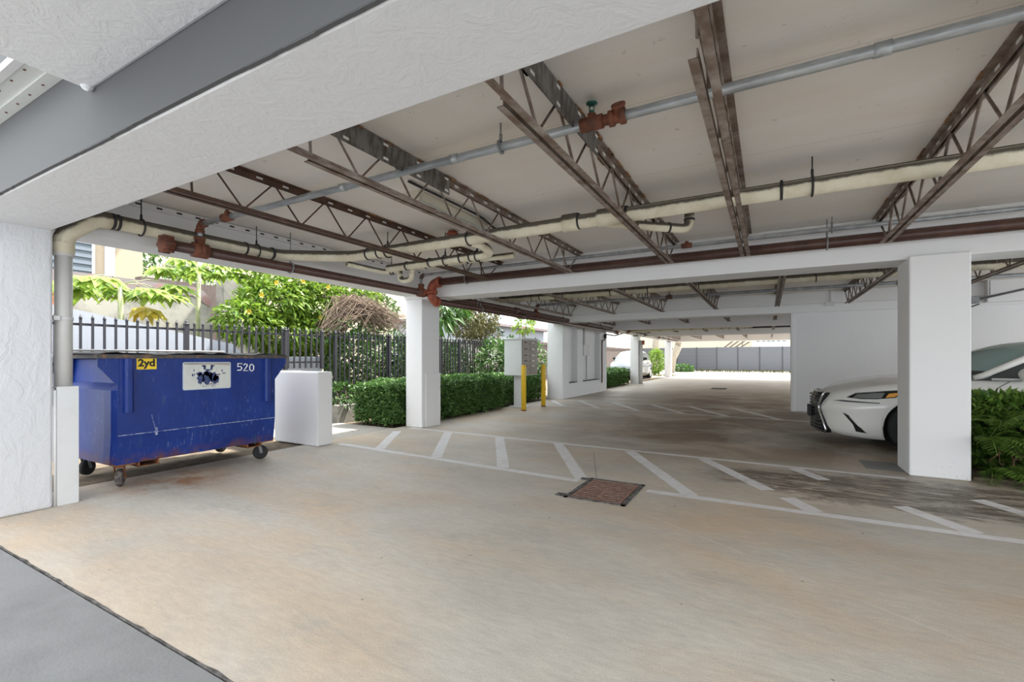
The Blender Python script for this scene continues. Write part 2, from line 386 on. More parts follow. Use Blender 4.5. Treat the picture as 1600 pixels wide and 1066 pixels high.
# ------------------------------------------------------------------ helpers
class MB:
    """collects polygons; build() links them as one mesh object"""
    def __init__(self):
        self.v, self.f, self.mi, self.sm = [], [], [], []
    def add(self, vs, fs, mi=0, smooth=False):
        o = len(self.v)
        self.v += [tuple(p) for p in vs]
        for f in fs:
            self.f.append(tuple(i + o for i in f)); self.mi.append(mi); self.sm.append(smooth)
    def box(self, x0, x1, y0, y1, z0, z1, mi=0):
        x0, x1 = min(x0, x1), max(x0, x1); y0, y1 = min(y0, y1), max(y0, y1); z0, z1 = min(z0, z1), max(z0, z1)
        vs = [(x0, y0, z0), (x1, y0, z0), (x1, y1, z0), (x0, y1, z0), (x0, y0, z1), (x1, y0, z1), (x1, y1, z1), (x0, y1, z1)]
        self.add(vs, [(0, 3, 2, 1), (4, 5, 6, 7), (0, 1, 5, 4), (1, 2, 6, 5), (2, 3, 7, 6), (3, 0, 4, 7)], mi)
    def bbox(self, x0, x1, y0, y1, z0, z1, b=0.01, mi=0):
        """box with chamfered edges"""
        bm = bmesh.new()
        bmesh.ops.create_cube(bm, size=1)
        for v in bm.verts:
            v.co = Vector(((x0 + x1) / 2 + v.co.x * (x1 - x0), (y0 + y1) / 2 + v.co.y * (y1 - y0), (z0 + z1) / 2 + v.co.z * (z1 - z0)))
        bmesh.ops.bevel(bm, geom=bm.edges[:], offset=b, segments=2, affect='EDGES', profile=0.5)
        self.frombm(bm, mi)
    def frombm(self, bm, mi=0, smooth=False):
        bm.normal_update()
        bm.verts.index_update()
        self.add([v.co[:] for v in bm.verts], [[v.index for v in f.verts] for f in bm.faces], mi, smooth)
        bm.free()
    def tube(self, pts, r, n=10, cap=True, mi=0):
        """round bar along points; r a number or one per point"""
        pts = [Vector(p) for p in pts]
        rs = r if isinstance(r, (list, tuple)) else [r] * len(pts)
        rings = []
        t = (pts[1] - pts[0]).normalized()
        up = Vector((0, 0, 1)) if abs(t.z) < 0.9 else Vector((1, 0, 0))
        u = t.cross(up).normalized(); w = u.cross(t).normalized()
        for i, p in enumerate(pts):
            if i == 0: tn = pts[1] - p
            elif i == len(pts) - 1: tn = p - pts[i - 1]
            else: tn = (pts[i + 1] - p).normalized() + (p - pts[i - 1]).normalized()
            tn.normalize()
            q = t.rotation_difference(tn)
            u = q @ u; w = q @ w; t = tn
            k = 1.0
            rings.append([p + (u * math.cos(2 * math.pi * j / n) + w * math.sin(2 * math.pi * j / n)) * rs[i] * k for j in range(n)])
        vs = [v for rg in rings for v in rg]
        fs = []
        for i in range(len(pts) - 1):
            for j in range(n):
                a, b2 = i * n + j, i * n + (j + 1) % n
                fs.append((a, a + n, b2 + n, b2))
        self.add(vs, fs, mi, True)
        if cap:
            o = len(self.v) - len(vs)
            self.f.append(tuple(o + j for j in range(n))); self.mi.append(mi); self.sm.append(False)
            self.f.append(tuple(o + (len(pts) - 1) * n + j for j in reversed(range(n)))); self.mi.append(mi); self.sm.append(False)
    def bar(self, a, b, w, h, mi=0, up=(0, 0, 1)):
        """square bar from a to b"""
        a, b = Vector(a), Vector(b)
        t = (b - a).normalized()
        up = Vector(up)
        if abs(t.dot(up)) > 0.95: up = Vector((1, 0, 0))
        s = t.cross(up).normalized() * (w / 2); q = s.cross(t).normalized() * (h / 2)
        vs = [a - s - q, a + s - q, a + s + q, a - s + q, b - s - q, b + s - q, b + s + q, b - s + q]
        self.add(vs, [(0, 1, 2, 3), (7, 6, 5, 4), (0, 4, 5, 1), (1, 5, 6, 2), (2, 6, 7, 3), (3, 7, 4, 0)], mi)
    def lathe(self, prof, o, axis=(0, 0, 1), n=20, mi=0):
        """profile of (radius, height) turned about an axis through o"""
        ax = Vector(axis).normalized()
        u = ax.orthogonal().normalized(); w = ax.cross(u)
        o = Vector(o); vs = []; fs = []
        for r, h in prof:
            for j in range(n):
                a = 2 * math.pi * j / n
                vs.append(o + ax * h + (u * math.cos(a) + w * math.sin(a)) * r)
        for i in range(len(prof) - 1):
            for j in range(n):
                a, b = i * n + j, i * n + (j + 1) % n
                fs.append((a, b, b + n, a + n))
        fs.append(tuple(reversed(range(n)))); fs.append(tuple((len(prof) - 1) * n + j for j in range(n)))
        self.add(vs, fs, mi, True)
    def prism(self, poly, d0, d1, plane='xz', mi=0):
        """polygon in a plane, extruded along the third axis"""
        def p3(a, b, d):
            return {'xz': (a, d, b), 'yz': (d, a, b), 'xy': (a, b, d)}[plane]
        n = len(poly)
        vs = [p3(a, b, d0) for a, b in poly] + [p3(a, b, d1) for a, b in poly]
        fs = [tuple(range(n)), tuple(reversed(range(n, 2 * n)))] + [(i, i + n, (i + 1) % n + n, (i + 1) % n) for i in range(n)]
        self.add(vs, fs, mi)
    def leaf(self, p, d, nrm, L, w, fold=0.15, droop=0.0, mi=0):
        """one folded leaf blade, pointed at its tip"""
        d = d.normalized()
        s = d.cross(nrm)
        if s.length < 1e-4: s = d.orthogonal()
        s.normalize(); nn = s.cross(d)
        q = p + d * (L * 0.45) + nn * (-fold * 0.2 * w)
        tip = p + d * L - Vector((0, 0, 1)) * droop * L
        up = nn * (fold * w)
        a = q + s * (w / 2) + up; b = q - s * (w / 2) + up
        self.add([p, a, tip, b, q], [(0, 1, 4), (1, 2, 4), (2, 3, 4), (3, 0, 4)], mi, False)
    def build(self, name, mat, parent=None, world=True, fix=True):
        """links the mesh; with a parent, world coordinates become the parent's"""
        off = Vector((0, 0, 0))
        if parent is not None and world:
            p = parent
            while p is not None:
                off += p.location; p = p.parent
        me = bpy.data.meshes.new(name)
        me.from_pydata([(x - off.x, y - off.y, z - off.z) for x, y, z in self.v], [], self.f)
        for m in (mat if isinstance(mat, (list, tuple)) else [mat]): me.materials.append(m)
        me.polygons.foreach_set('material_index', self.mi)
        me.polygons.foreach_set('use_smooth', self.sm)
        if fix and len(self.f) < 6000:
            bm = bmesh.new(); bm.from_mesh(me)
            bmesh.ops.recalc_face_normals(bm, faces=bm.faces[:]); bm.to_mesh(me); bm.free()
        me.update()
        o = bpy.data.objects.new(name, me)
        COL.objects.link(o)
        if parent is not None: o.parent = parent
        return o

def thing(name, label, cat, loc, group=None, rz=0):
    o = bpy.data.objects.new(name, None)
    COL.objects.link(o)
    o.empty_display_size = 0.1
    o.location = loc
    o.rotation_euler = (0, 0, rz)
    return tag(o, label, cat, group)

def tag(o, label, cat, group=None, kind=None):
    o['label'] = label; o['category'] = cat
    if group: o['group'] = group
    if kind: o['kind'] = kind
    return o

def struct(name, mb, mat):
    o = mb.build(name, mat)
    o['kind'] = 'structure'
    return o

def arc(c, u, v, r, a0, a1, n=6):
    c, u, v = Vector(c), Vector(u), Vector(v)
    return [c + (u * math.cos(R(a0 + (a1 - a0) * i / n)) + v * math.sin(R(a0 + (a1 - a0) * i / n))) * r for i in range(n + 1)]

def rounded_path(pts, rad, n=5):
    """polyline with its corners rounded"""
    pts = [Vector(p) for p in pts]
    out = [pts[0]]
    for i in range(1, len(pts) - 1):
        a, b, c = pts[i - 1], pts[i], pts[i + 1]
        d1, d2 = (a - b).normalized(), (c - b).normalized()
        r = min(rad, (a - b).length * 0.45, (c - b).length * 0.45)
        p, q = b + d1 * r, b + d2 * r
        for k in range(n + 1):
            t = k / n
            out.append(p * (1 - t) ** 2 + b * 2 * t * (1 - t) + q * t * t)
    out.append(pts[-1])
    return out

def rnd(a, b): return random.uniform(a, b)
def rvec():
    while True:
        v = Vector((rnd(-1, 1), rnd(-1, 1), rnd(-1, 1)))
        if 0.05 < v.length < 1: return v.normalized()

def text_mesh(txt, size, mat, name, parent, loc, rot, weight=0.0, depth=0.001, sx=1.0):
    cu = bpy.data.curves.new(name, 'FONT')
    cu.body = txt; cu.size = size; cu.extrude = depth; cu.offset = weight
    cu.align_x = 'CENTER'; cu.align_y = 'CENTER'
    tmp = bpy.data.objects.new('lettering_source', cu)
    COL.objects.link(tmp)
    dg = bpy.context.evaluated_depsgraph_get()
    me = bpy.data.meshes.new_from_object(tmp.evaluated_get(dg))
    bpy.data.objects.remove(tmp); bpy.data.curves.remove(cu)
    me.materials.clear(); me.materials.append(mat)
    me.name = name
    o = bpy.data.objects.new(name, me); COL.objects.link(o)
    o.parent = parent; o.location = loc; o.rotation_euler = rot; o.scale = (sx, 1, 1)
    return o

# ------------------------------------------------------------------ the building
XL, XR = -6.27, 9.0          # edge of the covered bays
ZB, ZS = 2.50, 3.02          # beam underside, slab underside
YEND = 34.4
b = MB(); b.box(XL - 0.05, XR, 1.125, YEND, -0.25, 0.0); struct('floor', b, m_floor)
b = MB(); b.box(-16, 16, -9, 1.105, -0.25, 0.0); struct('floor_apron', b, m_apron)
# the ragged joint between apron and garage floor
b = MB()
N = 160
up, lo = [], []
for i in range(N + 1):
    x = -6.3 + 15 * i / N
    w = 0.004 + 0.012 * abs(math.sin(i * 1.7) * math.sin(i * 0.53)) ** 2 + rnd(0, 0.005)
    lo.append((x, 1.115 - 0.003 - rnd(0, 0.004), 0.0015)); up.append((x, 1.115 + w, 0.0015))
for i in range(N):
    b.add([lo[i], lo[i + 1], up[i + 1], up[i]], [(0, 1, 2, 3)])
b.box(-6.3, 8.7, 1.09, 1.14, -0.1, -0.012)
struct('floor_joint', b, m_joint)
# dark saw-cut lines in the slab
b = MB()
for (x0, y0, x1, y1) in ((-1.69, 5.02, -2.2, 6.4),):
    b.bar((x0, y0, 0.0008), (x1, y1, 0.0008), 0.005, 0.0012)
struct('floor_cracks', b, m_joint)
b = MB(); b.box(-40, 40, YEND + 0.005, 90, -0.3, -0.005); struct('ground_lot', b, m_lot)
b = MB(); b.box(-45, XL - 0.052, 1.2, YEND, -0.3, -0.02); struct('ground_garden', b, m_soil)
b = MB(); b.box(-6.02 - 2.2, XL - 0.052, 4.95, 6.72, -0.02, -0.004)
struct('floor_strip', b, m_lot)

b = MB(); b.box(XL, XR, 1.1, YEND, ZS, ZS + 0.25); struct('ceiling', b, m_ceiling)
# cross beams
def beam(name, y0, y1, z0=ZB, x0=XL, x1=XR, z1=ZS, mat=None, bev=0.012):
    m = MB(); m.bbox(x0, x1, y0, y1, z0, z1, bev); return struct(name, m, mat or m_white)
BY = [(6.93, 7.46), (13.72, 14.25), (18.35, 18.9), (24.5, 25.05), (33.85, 34.4)]
for k, (y0, y1) in enumerate(BY): beam('beam_%d' % (k + 1), y0, y1)
# front beam: white soffit, grey painted face
b = MB(); b.bbox(XL, XR, 1.105, 1.63, ZB, ZS + 0.5, 0.012); struct('beam_front', b, m_white_rough)
b = MB(); b.box(XL - 0.1, XR, 1.085, 1.104, ZB + 0.004, ZS + 0.5)
for i in range(260):      # brushed paint edge along the arris
    x = XL + (XR - XL) * i / 260
    b.box(x, x + (XR - XL) / 260, 1.086, 1.1035, ZB + 0.001 + 0.004 * math.sin(i * 0.21) + rnd(0, 0.004), ZB + 0.02)
struct('beam_front_trim', b, m_grey_face)
# edge beam along the garden side
prev = 1.63
for k, (y0, y1) in enumerate(BY):
    beam('beam_edge_%d' % (k + 1), prev, y0, ZB + 0.06, XL, -5.87)
    prev = y1
b = MB()
for y0, y1 in ((1.64, 6.9),):
    b.box(-5.868, -5.81, y0, y1, 2.955, 3.012)
    for i in range(27):
        yy = y0 + 0.1 + i * 0.195
        b.box(-5.812, -5.808, yy, yy + 0.055, 2.972, 2.992, 1)
struct('trim_ledge', b, [m_white, m_slot])

# pillars
def pillar(name, x0, x1, y0, y1, z1=ZB + 0.03, mat=None):
    m = MB(); m.bbox(x0, x1, y0, y1, 0.0, z1, 0.016); return struct(name, m, mat or m_pillar)
m = MB(); m.bbox(-6.35, -5.655, 1.11, 1.645, 0, ZB + 0.02, 0.02); struct('pillar_corner', m, m_corner)
pillar('pillar_garden', -6.27, -5.86, 6.98, 7.53, ZB + 0.09)
m = MB(); m.bbox(-5.862, -5.835, 7.08, 7.53, 0, 1.05, 0.006); struct('pillar_garden_trim', m, m_white)
pillar('pillar_planter', 1.42, 1.95, 6.86, 7.42)
for k, y in enumerate((24.5, 33.85)): pillar('pillar_far_%d' % (k + 1), -6.40, -5.98, y, y + 0.5, ZB + 0.09)
# thick wall block with recessed bays facing the garage
b = MB()
b.box(-6.48, -6.12, 14.25, 18.9, 0, ZB + 0.09)
b.box(-6.48, -5.93, 14.15, 14.72, 0, ZB + 0.09)
b.box(-6.13, -5.93, 14.70, 18.9, 0, 0.5)
for y0, y1 in ((15.5, 16.05), (18.0, 18.9)): b.box(-6.13, -5.93, y0, y1, 0.49, ZB + 0.09)
struct('wall_block', b, m_white)
b = MB()
b.box(-6.11, -5.925, 14.73, 15.49, 0.495, 0.52); b.box(-6.11, -5.925, 16.1, 17.95, 0.495, 0.52)
struct('wall_block_ledge', b, m_slot)
# wall closing the second bay
b = MB(); b.bbox(0.51, XR, 13.78, 14.0, 0, ZB + 0.02, 0.01); struct('wall_back', b, m_white)
b = MB(); b.bbox(0.51, 0.60, 13.76, 13.80, 0, ZB - 0.02, 0.008); struct('wall_back_trim', b, m_white)
b = MB(); b.bbox(4.1, 5.8, 13.55, 13.79, 2.55, ZS, 0.01); struct('wall_back_bulkhead', b, m_white)
b = MB(); b.box(-5.86, 9, 13.695, 13.722, 2.70, 2.715); struct('beam_joint', b, m_tape)

# canopy soffit above the camera and the flashing beside it
b = MB(); b.bbox(-3.22, 9, -0.15, 1.09, 2.80, 2.98, 0.02)
b.lathe([(0.0, -0.028), (0.022, -0.018), (0.034, 0.0), (0.03, 0.02)], (-3.18, 1.06, 2.805), (0, 0, 1), 9)
struct('ceiling_canopy', b, m_white_rough)

# ------------------------------------------------------------------ open-web steel joists
def joist(x, y0, y1, label, mat=m_steel, plate=None, slots=True, split=0.0, group=None):
    zb, zt = 2.655, 3.018
    t = thing('bar_joist', label, 'joist', (x, (y0 + y1) / 2, zb), group)
    b = MB()                                   # top chord: two angles back to back
    for s in (-1, 1):
        b.box(x + s * 0.012, x + s * 0.062, y0, y1, zt - 0.008, zt)
        b.box(x + s * 0.012, x + s * 0.020, y0, y1, zt - 0.055, zt)
    if slots:
        n = int((y1 - y0) / 0.26)
        for i in range(n):
            yy = y0 + 0.12 + i * 0.26
            b.box(x + 0.020, x + 0.0225, yy, yy + 0.06, zt - 0.040, zt - 0.022, 1)
            b.box(x - 0.020, x - 0.0225, yy, yy + 0.06, zt - 0.040, zt - 0.022, 1)
        for i in range(24):
            yy = rnd(y0, y1 - 0.1); L = rnd(0.03, 0.16); s = random.choice((-1, 1))
            b.box(x + s * 0.058, x + s * (0.064 + rnd(0, 0.008)), yy, yy + L, zt - 0.014, zt - 0.001, 2)
    b.build('top_chord', [mat, m_chip, m_rustflake], t)
    yb0, yb1 = y0 + 0.12, y1 - 0.38
    for s in (-1, 1):                           # bottom chord angles
        b = MB()
        ys = yb0 + (split if s < 0 else 0)
        b.box(x + s * 0.013, x + s * 0.055, ys, yb1, zb - 0.012, zb - 0.005)
        b.box(x + s * 0.013, x + s * 0.020, ys, yb1, zb - 0.010, zb + 0.034)
        b.build('bottom_chord', mat, t)
    b = MB()                                    # bent web rod
    pts = [(x, y0 + 0.04, zt - 0.03)]
    n = max(4, int(round((yb1 - yb0) / 0.31)))
    n += n % 2
    for i in range(n + 1):
        yy = yb0 + 0.1 + (yb1 - yb0 - 0.2) * i / n
        pts.append((x, yy, zb + 0.012 if i % 2 == 0 else zt - 0.03))
    pts.append((x, y1 - 0.03, zt - 0.03))
    b.tube(pts, 0.0105, 7)
    b.build('web_rod', mat, t)
    for yy in (yb0 + 0.26, yb1 - 0.24):         # upright struts at the panel ends
        b = MB()
        b.tube([(x, yy, zb), (x, yy - 0.02, zt - 0.02)], 0.010, 6)
        b.build('end_strut', mat, t)
    if plate:
        b = MB()
        p0, p1 = plate
        for s in (1,):
            b.box(x + s * 0.064, x + s * 0.072, p0, p1, zt - 0.175, zt - 0.012)
            n = 5
            for i in range(n):
                yy = p0 + 0.08 + i * (p1 - p0 - 0.15) / (n - 1)
                for zz in (zt - 0.05, zt - 0.155):
                    b.box(x + s * 0.072, x + s * 0.0735, yy, yy + 0.05, zz, zz + 0.018, 1)
                yy += 0.02
                b.box(x + s * 0.066, x + s * 0.080, yy, yy + rnd(0.05, 0.16), zt - 0.022, zt - 0.008, 2)
        b.build('splice_plate', [m_plate, m_chip, m_rustflake], t)['label'] = 'dark stained plate bolted along the top chord'
    return t

B1 = (1.63, 6.93)
joist(-4.06, *B1, 'dark brown bar joist crossing above the blue dumpster', m_steel_brown, None, True)
joist(-2.62, *B1, 'bar joist with stained splice plate beside the ceiling light fixture', m_steel, (1.75, 3.42), True, 0.25)
joist(-1.17, *B1, 'bar joist with stained splice plate next to the green sprinkler head', m_steel, (1.75, 3.30), True, 0.3)
joist(-0.25, *B1, 'bar joist seen edge-on where the grey sprinkler pipe vanishes behind it', m_steel, None, False, 0.38)
joist(1.15, *B1, 'bar joist meeting the second beam above the planter pillar', m_steel, (1.75, 3.5), True, 0.0)
XS = (-5.3, -3.93, -2.56, -1.19, 0.20, 1.63, 3.05)
where2 = ('above the brown pipes by the garden pillar', 'above the white mailbox', 'over the yellow posts', 'over the middle of the hatched aisle', 'short of the wall corner', 'just beside the planter pillar', 'above the windscreen of the white sedan')
for x, wd in zip(XS, where2):
    joist(x, 7.46, 13.72, 'bar joist of the second bay ' + wd, m_steel, None, False)
for k, (y0, y1) in enumerate(((14.25, 18.35), (18.9, 24.5), (25.05, 33.85))):
    bay = ('third', 'fourth', 'last')[k]
    for x in XS[:-1]:
        joist(x, y0, y1, 'bar joist among those of the %s bay, only its end seen under the beam' % bay, m_steel_brown, None, False, 0, 'bar joists of the %s bay' % bay)

# ------------------------------------------------------------------ pipework under the slab
def hanger(parent, p, axis, r, mat=m_pipe_brown, top=ZS):
    """threaded rod with a ring round the pipe at p"""
    b = MB()
    b.tube([(p[0], p[1], p[2] + r + 0.03), (p[0], p[1], top)], 0.006, 6)
    b.tube([(p[0], p[1], p[2] + r + 0.015), (p[0], p[1], p[2] + r + 0.06)], 0.012, 6)
    u = Vector(axis).cross(Vector((0, 0, 1))).normalized()
    b.tube(arc(p, u, (0, 0, 1), r + 0.012, -270, 90, 16), 0.009, 6)
    return b.build('hanger', mat, parent)

def sleeve(parent, a, c, r, mat, name='coupling', lip=True):
    a, c = Vector(a), Vector(c); L = (c - a).length
    b = MB()
    pr = [(r * 0.7, 0), (r, 0), (r, L * 0.22), (r * 0.9, L * 0.26), (r * 0.9, L * 0.74), (r, L * 0.78), (r, L), (r * 0.7, L)] if lip else [(r, 0), (r, L)]
    b.lathe(pr, a, c - a, 14)
    return b.build(name, mat, parent)

def straps(parent, pts, r, mat=m_band, name='band'):
    for p, ax in pts:
        p, ax = Vector(p), Vector(ax).normalized()
        b = MB(); b.lathe([(r * 0.9, -0.012), (r + 0.004, -0.010), (r + 0.004, 0.010), (r * 0.9, 0.012)], p, ax, 16)
        b.build(name, mat, parent)

# brown fire main along the garden side
RX, RZ = -5.56, 2.555
t = thing('fire_main_pipe', 'long brown iron pipe running along the edge beam above the blue dumpster', 'pipe', (RX, 2.5, RZ))
b = MB(); b.tube([(RX, 2.55, RZ), (RX, 34.3, RZ)], 0.058, 14); b.build('pipe', m_pipe_brown, t)
b = MB()
b.lathe([(0.05, 0), (0.085, 0.012), (0.095, 0.03), (0.085, 0.05), (0.085, 0.08), (0.072, 0.085), (0.078, 0.11), (0.06, 0.115)], (RX, 2.44, RZ), (0, 1, 0), 14)
for k in range(6):
    a = k * math.pi / 3
    b.lathe([(0.018, 0), (0.018, 0.1)], (RX + 0.085 * math.cos(a), 2.45, RZ + 0.085 * math.sin(a)), (0, 1, 0), 6)
b.build('end_cap', m_fit_rust, t)['label'] = 'rusty end cap'
def saddle(y):
    b = MB()
    b.lathe([(0.06, -0.08), (0.084, -0.075), (0.084, 0.075), (0.06, 0.08)], (RX, y, RZ), (0, 1, 0), 14)
    b.lathe([(0.05, 0), (0.05, 0.12), (0.058, 0.122), (0.058, 0.15), (0.04, 0.152)], (RX, y, RZ), (0, 0, 1), 12)
    for s in (-1, 1):
        b.lathe([(0.022, -0.05), (0.022, 0.05)], (RX + 0.085 * s, y, RZ + 0.0), (0, 0, 1), 8)
    b.build('saddle_tee', m_fit_rust, t)['label'] = 'rusty saddle tee'
for y in (2.83, 6.60, 11.4, 20.8, 27.5): saddle(y)
for y in (3.95, 8.4, 13.3, 17.0, 22.5, 29.0): hanger(t, (RX, y, RZ), (0, 1, 0), 0.058, m_galv_dark)
for y in (10.2, 15.4, 24.0, 30.5): sleeve(t, (RX, y, RZ), (RX, y + 0.2, RZ), 0.08, m_pipe_brown)

# galvanised sprinkler line of the first bay
GY, GZ = 2.83, 2.85
t = thing('sprinkler_pipe', 'long galvanised sprinkler pipe crossing the first bay', 'pipe', (RX, GY, GZ))
b = MB()
b.tube(rounded_path([(RX + 0.05, GY, GZ), (9, GY, GZ)], 0.05), 0.030, 12)
b.tube([(RX, GY, RZ + 0.12), (RX, GY, GZ - 0.04)], 0.030, 12)
b.build('pipe', m_galv, t)
b = MB()
b.tube(arc((RX + 0.07, GY, GZ - 0.07), (-1, 0, 0), (0, 0, 1), 0.07, 0, 90, 6), 0.040, 12)
b.lathe([(0.035, 0), (0.048, 0.003), (0.048, 0.035), (0.035, 0.038)], (RX + 0.06, GY, GZ), (1, 0, 0), 12)
b.lathe([(0.035, 0), (0.048, 0.003), (0.048, 0.035), (0.035, 0.038)], (RX, GY, GZ - 0.1), (0, 0, 1), 12)
b.build('elbow', m_fit_rust, t)['label'] = 'rusty elbow'
def sprinkler(parent, x, y, z, mat_body, mat_head, r=0.03):
    b = MB()
    b.lathe([(r, -0.075), (r + 0.015, -0.072), (r + 0.015, 0.072), (r, 0.075)], (x, y, z), (1, 0, 0), 12)
    b.lathe([(0.028, 0), (0.028, 0.06), (0.022, 0.062)], (x, y, z), (0, 0, 1), 10)
    o = b.build('branch_tee', mat_body, parent)
    b = MB()
    b.lathe([(0.012, 0.0), (0.018, 0.01), (0.018, 0.02), (0.008, 0.022)], (x, y, z + 0.06), (0, 0, 1), 10)
    for s in (-1, 1): b.tube([(x + 0.013 * s, y, z + 0.08), (x + 0.016 * s, y, z + 0.10), (x + 0.004 * s, y, z + 0.125)], 0.004, 6)
    b.lathe([(0.010, 0.0), (0.036, 0.002), (0.036, 0.006), (0.010, 0.010)], (x, y, z + 0.125), (0, 0, 1), 14)
    b.build('sprinkler_head', mat_head, parent)['label'] = 'upright sprinkler head with a round deflector'
m_teal = M('teal_sprinkler', (0.03, 0.14, 0.11), 0.4, 0.5)
sprinkler(t, -0.985, GY, GZ, m_fit_rust, m_teal)
sprinkler(t, -5.03, GY, GZ, m_fit_rust, m_steel_brown)
b = MB()
b.lathe([(0.03, -0.055), (0.05, -0.05), (0.05, -0.02), (0.038, -0.016), (0.038, 0.016), (0.05, 0.02), (0.05, 0.05), (0.03, 0.055)], (-0.82, GY, GZ), (1, 0, 0), 12)
b.lathe([(0.036, 0), (0.036, 0.055), (0.044, 0.058), (0.044, 0.075), (0.03, 0.078)], (-0.80, GY, GZ), (0, -0.7, 0.7), 10)
b.tube([(-0.94, GY, GZ), (-0.8, GY, GZ)], 0.034, 10)
b.build('reducing_tee', m_fit_rust, t)['label'] = 'rusty reducing tee with a plugged outlet'
for x in (-1.66, 2.6): hanger(t, (x, GY, GZ), (1, 0, 0), 0.03, m_galv_dark)
for x in (-3.3, -2.1, 0.45): sleeve(t, (x, GY, GZ), (x + 0.07, GY, GZ), 0.035, m_galv, 'coupling', False)

# brown pipe along the second beam with its red elbow and the second run by the garden
PY, PZ = 6.70, 2.735
LX, LZ = -5.40, 2.405
t = thing('beam_pipe', 'thick brown pipe running along the face of the second beam', 'pipe', (0, PY, PZ))
b = MB(); b.tube([(-5.18, PY, PZ), (9, PY, PZ)], 0.066, 14); b.build('pipe', m_pipe_brown, t)
for x in (-4.62, 0.62): hanger(t, (x, PY, PZ), (1, 0, 0), 0.066, m_galv_dark)
t = thing('parallel_pipe', 'second brown pipe running beneath the long one from the red elbow past the garden pillar', 'pipe', (LX, 7, LZ))
b = MB(); b.tube([(LX, 6.86, LZ), (LX, 18.6, LZ)], 0.056, 14); b.build('pipe', m_pipe_brown, t)
b = MB()
b.tube(arc((LX + 0.15, PY, PZ - 0.15), (-1, 0, 0), (0, 0, 1), 0.15, 0, 90, 7), 0.082, 14)
b.tube(arc((LX, PY + 0.13, LZ + 0.13), (0, -1, 0), (0, 0, -1), 0.13, 0, 90, 7), 0.078, 14)
b.lathe([(0.06, -0.03), (0.11, -0.028), (0.11, 0.028), (0.06, 0.03)], (LX, PY, (PZ + LZ) / 2 - 0.01), (0, 0, 1), 14)
b.lathe([(0.06, 0), (0.098, 0.004), (0.098, 0.05), (0.06, 0.054)], (LX + 0.15, PY, PZ), (1, 0, 0), 14)
b.lathe([(0.06, 0), (0.096, 0.004), (0.096, 0.05), (0.06, 0.054)], (LX, PY + 0.12, LZ), (0, 1, 0), 14)
for s in (-1, 1): b.lathe([(0.02, -0.04), (0.02, 0.04)], (LX + s * 0.105, PY - 0.03, (PZ + LZ) / 2), (0, 0, 1), 8)
b.build('elbow', m_fit_red, t)['label'] = 'bright red double elbow with bolted joint'
for y in (8.35, 16.9): hanger(t, (LX, y, LZ), (0, 1, 0), 0.056, m_galv_dark, 2.9)
sleeve(t, (LX, 10.15, LZ), (LX, 10.35, LZ), 0.078, m_pipe_brown)
sleeve(t, (LX, 18.4, LZ), (LX, 18.64, LZ), 0.078, m_fit_rust)

# thin grey pipe above it
QY, QZ = 6.60, 2.872
t = thing('thin_grey_pipe', 'thin grey pipe running just above the brown beam pipe', 'pipe', (RX, QY, QZ))
b = MB(); b.tube(rounded_path([(RX, QY, RZ + 0.1), (RX, QY, QZ), (9, QY, QZ)], 0.08), 0.024, 10); b.build('pipe', m_galv_dark, t)
b = MB(); b.tube(arc((RX + 0.07, QY, QZ - 0.07), (-1, 0, 0), (0, 0, 1), 0.07, 0, 90, 6), 0.036, 10); b.build('elbow', m_pipe_brown, t)
b = MB()
b.lathe([(0.024, -0.07), (0.036, -0.065), (0.036, 0.065), (0.024, 0.07)], (-0.96, QY, QZ), (1, 0, 0), 10)
b.lathe([(0.024, 0), (0.026, 0.055), (0.02, 0.058)], (-0.96, QY, QZ), (0, 0, 1), 10)
b.build('branch_tee', m_fit_rust, t)
hanger(t, (0.66, QY, QZ), (1, 0, 0), 0.024, m_galv_dark)
t = thing('wiring_conduit', 'very thin grey conduit hugging the slab above the second beam', 'conduit', (2, 6.9, 2.97))
b = MB(); b.tube([(-0.05, 6.90, 2.965), (9, 6.90, 2.965)], 0.010, 8); b.build('pipe', m_tape, t)
for x in (0.9, 2.0, 3.2):
    b = MB(); b.box(x, x + 0.03, 6.88, 6.93, 2.95, 2.985); b.build('clip', m_tape, t)

# cream drain pipe: down the corner pillar, along the garden side, then across the bay
DX, DY, DZ = -5.665, 4.55, 2.79
t = thing('drain_pipe', 'thick cream drain pipe crossing the first bay, dusty black along its top', 'pipe', (DX, 1.75, 1.0))
b = MB()
b.tube(rounded_path([(DX, 1.98, 2.70), (DX, 3.85, 2.71), (-5.05, DY, 2.765), (9, DY, DZ)], 0.18, 6), 0.073, 16)
b.build('pipe', m_drain, t)
b = MB()
b.tube(rounded_path([(-5.755, 1.745, 2.33), (-5.755, 1.745, 2.50), (DX, 1.95, 2.695), (DX, 2.06, 2.70)], 0.16, 6), 0.080, 16)
b.build('elbow', m_drain, t)['label'] = 'swept cream elbow'
b = MB(); b.tube([(-5.755, 1.745, 1.0), (-5.755, 1.745, 2.36)], 0.064, 16)
b.lathe([(0.06, 0), (0.078, 0.005), (0.078, 0.10), (0.06, 0.105)], (-5.755, 1.745, 2.30), (0, 0, 1), 16)
b.build('downspout', m_drain_grey, t)['label'] = 'grey upright drain against the corner pillar'
b = MB(); b.box(-5.84, -5.68, 1.655, 1.70, 1.70, 1.74); b.lathe([(0.064, 0), (0.070, 0.001), (0.070, 0.035), (0.064, 0.036)], (-5.755, 1.745, 1.70), (0, 0, 1), 14)
b.build('pipe_strap', m_tape, t)
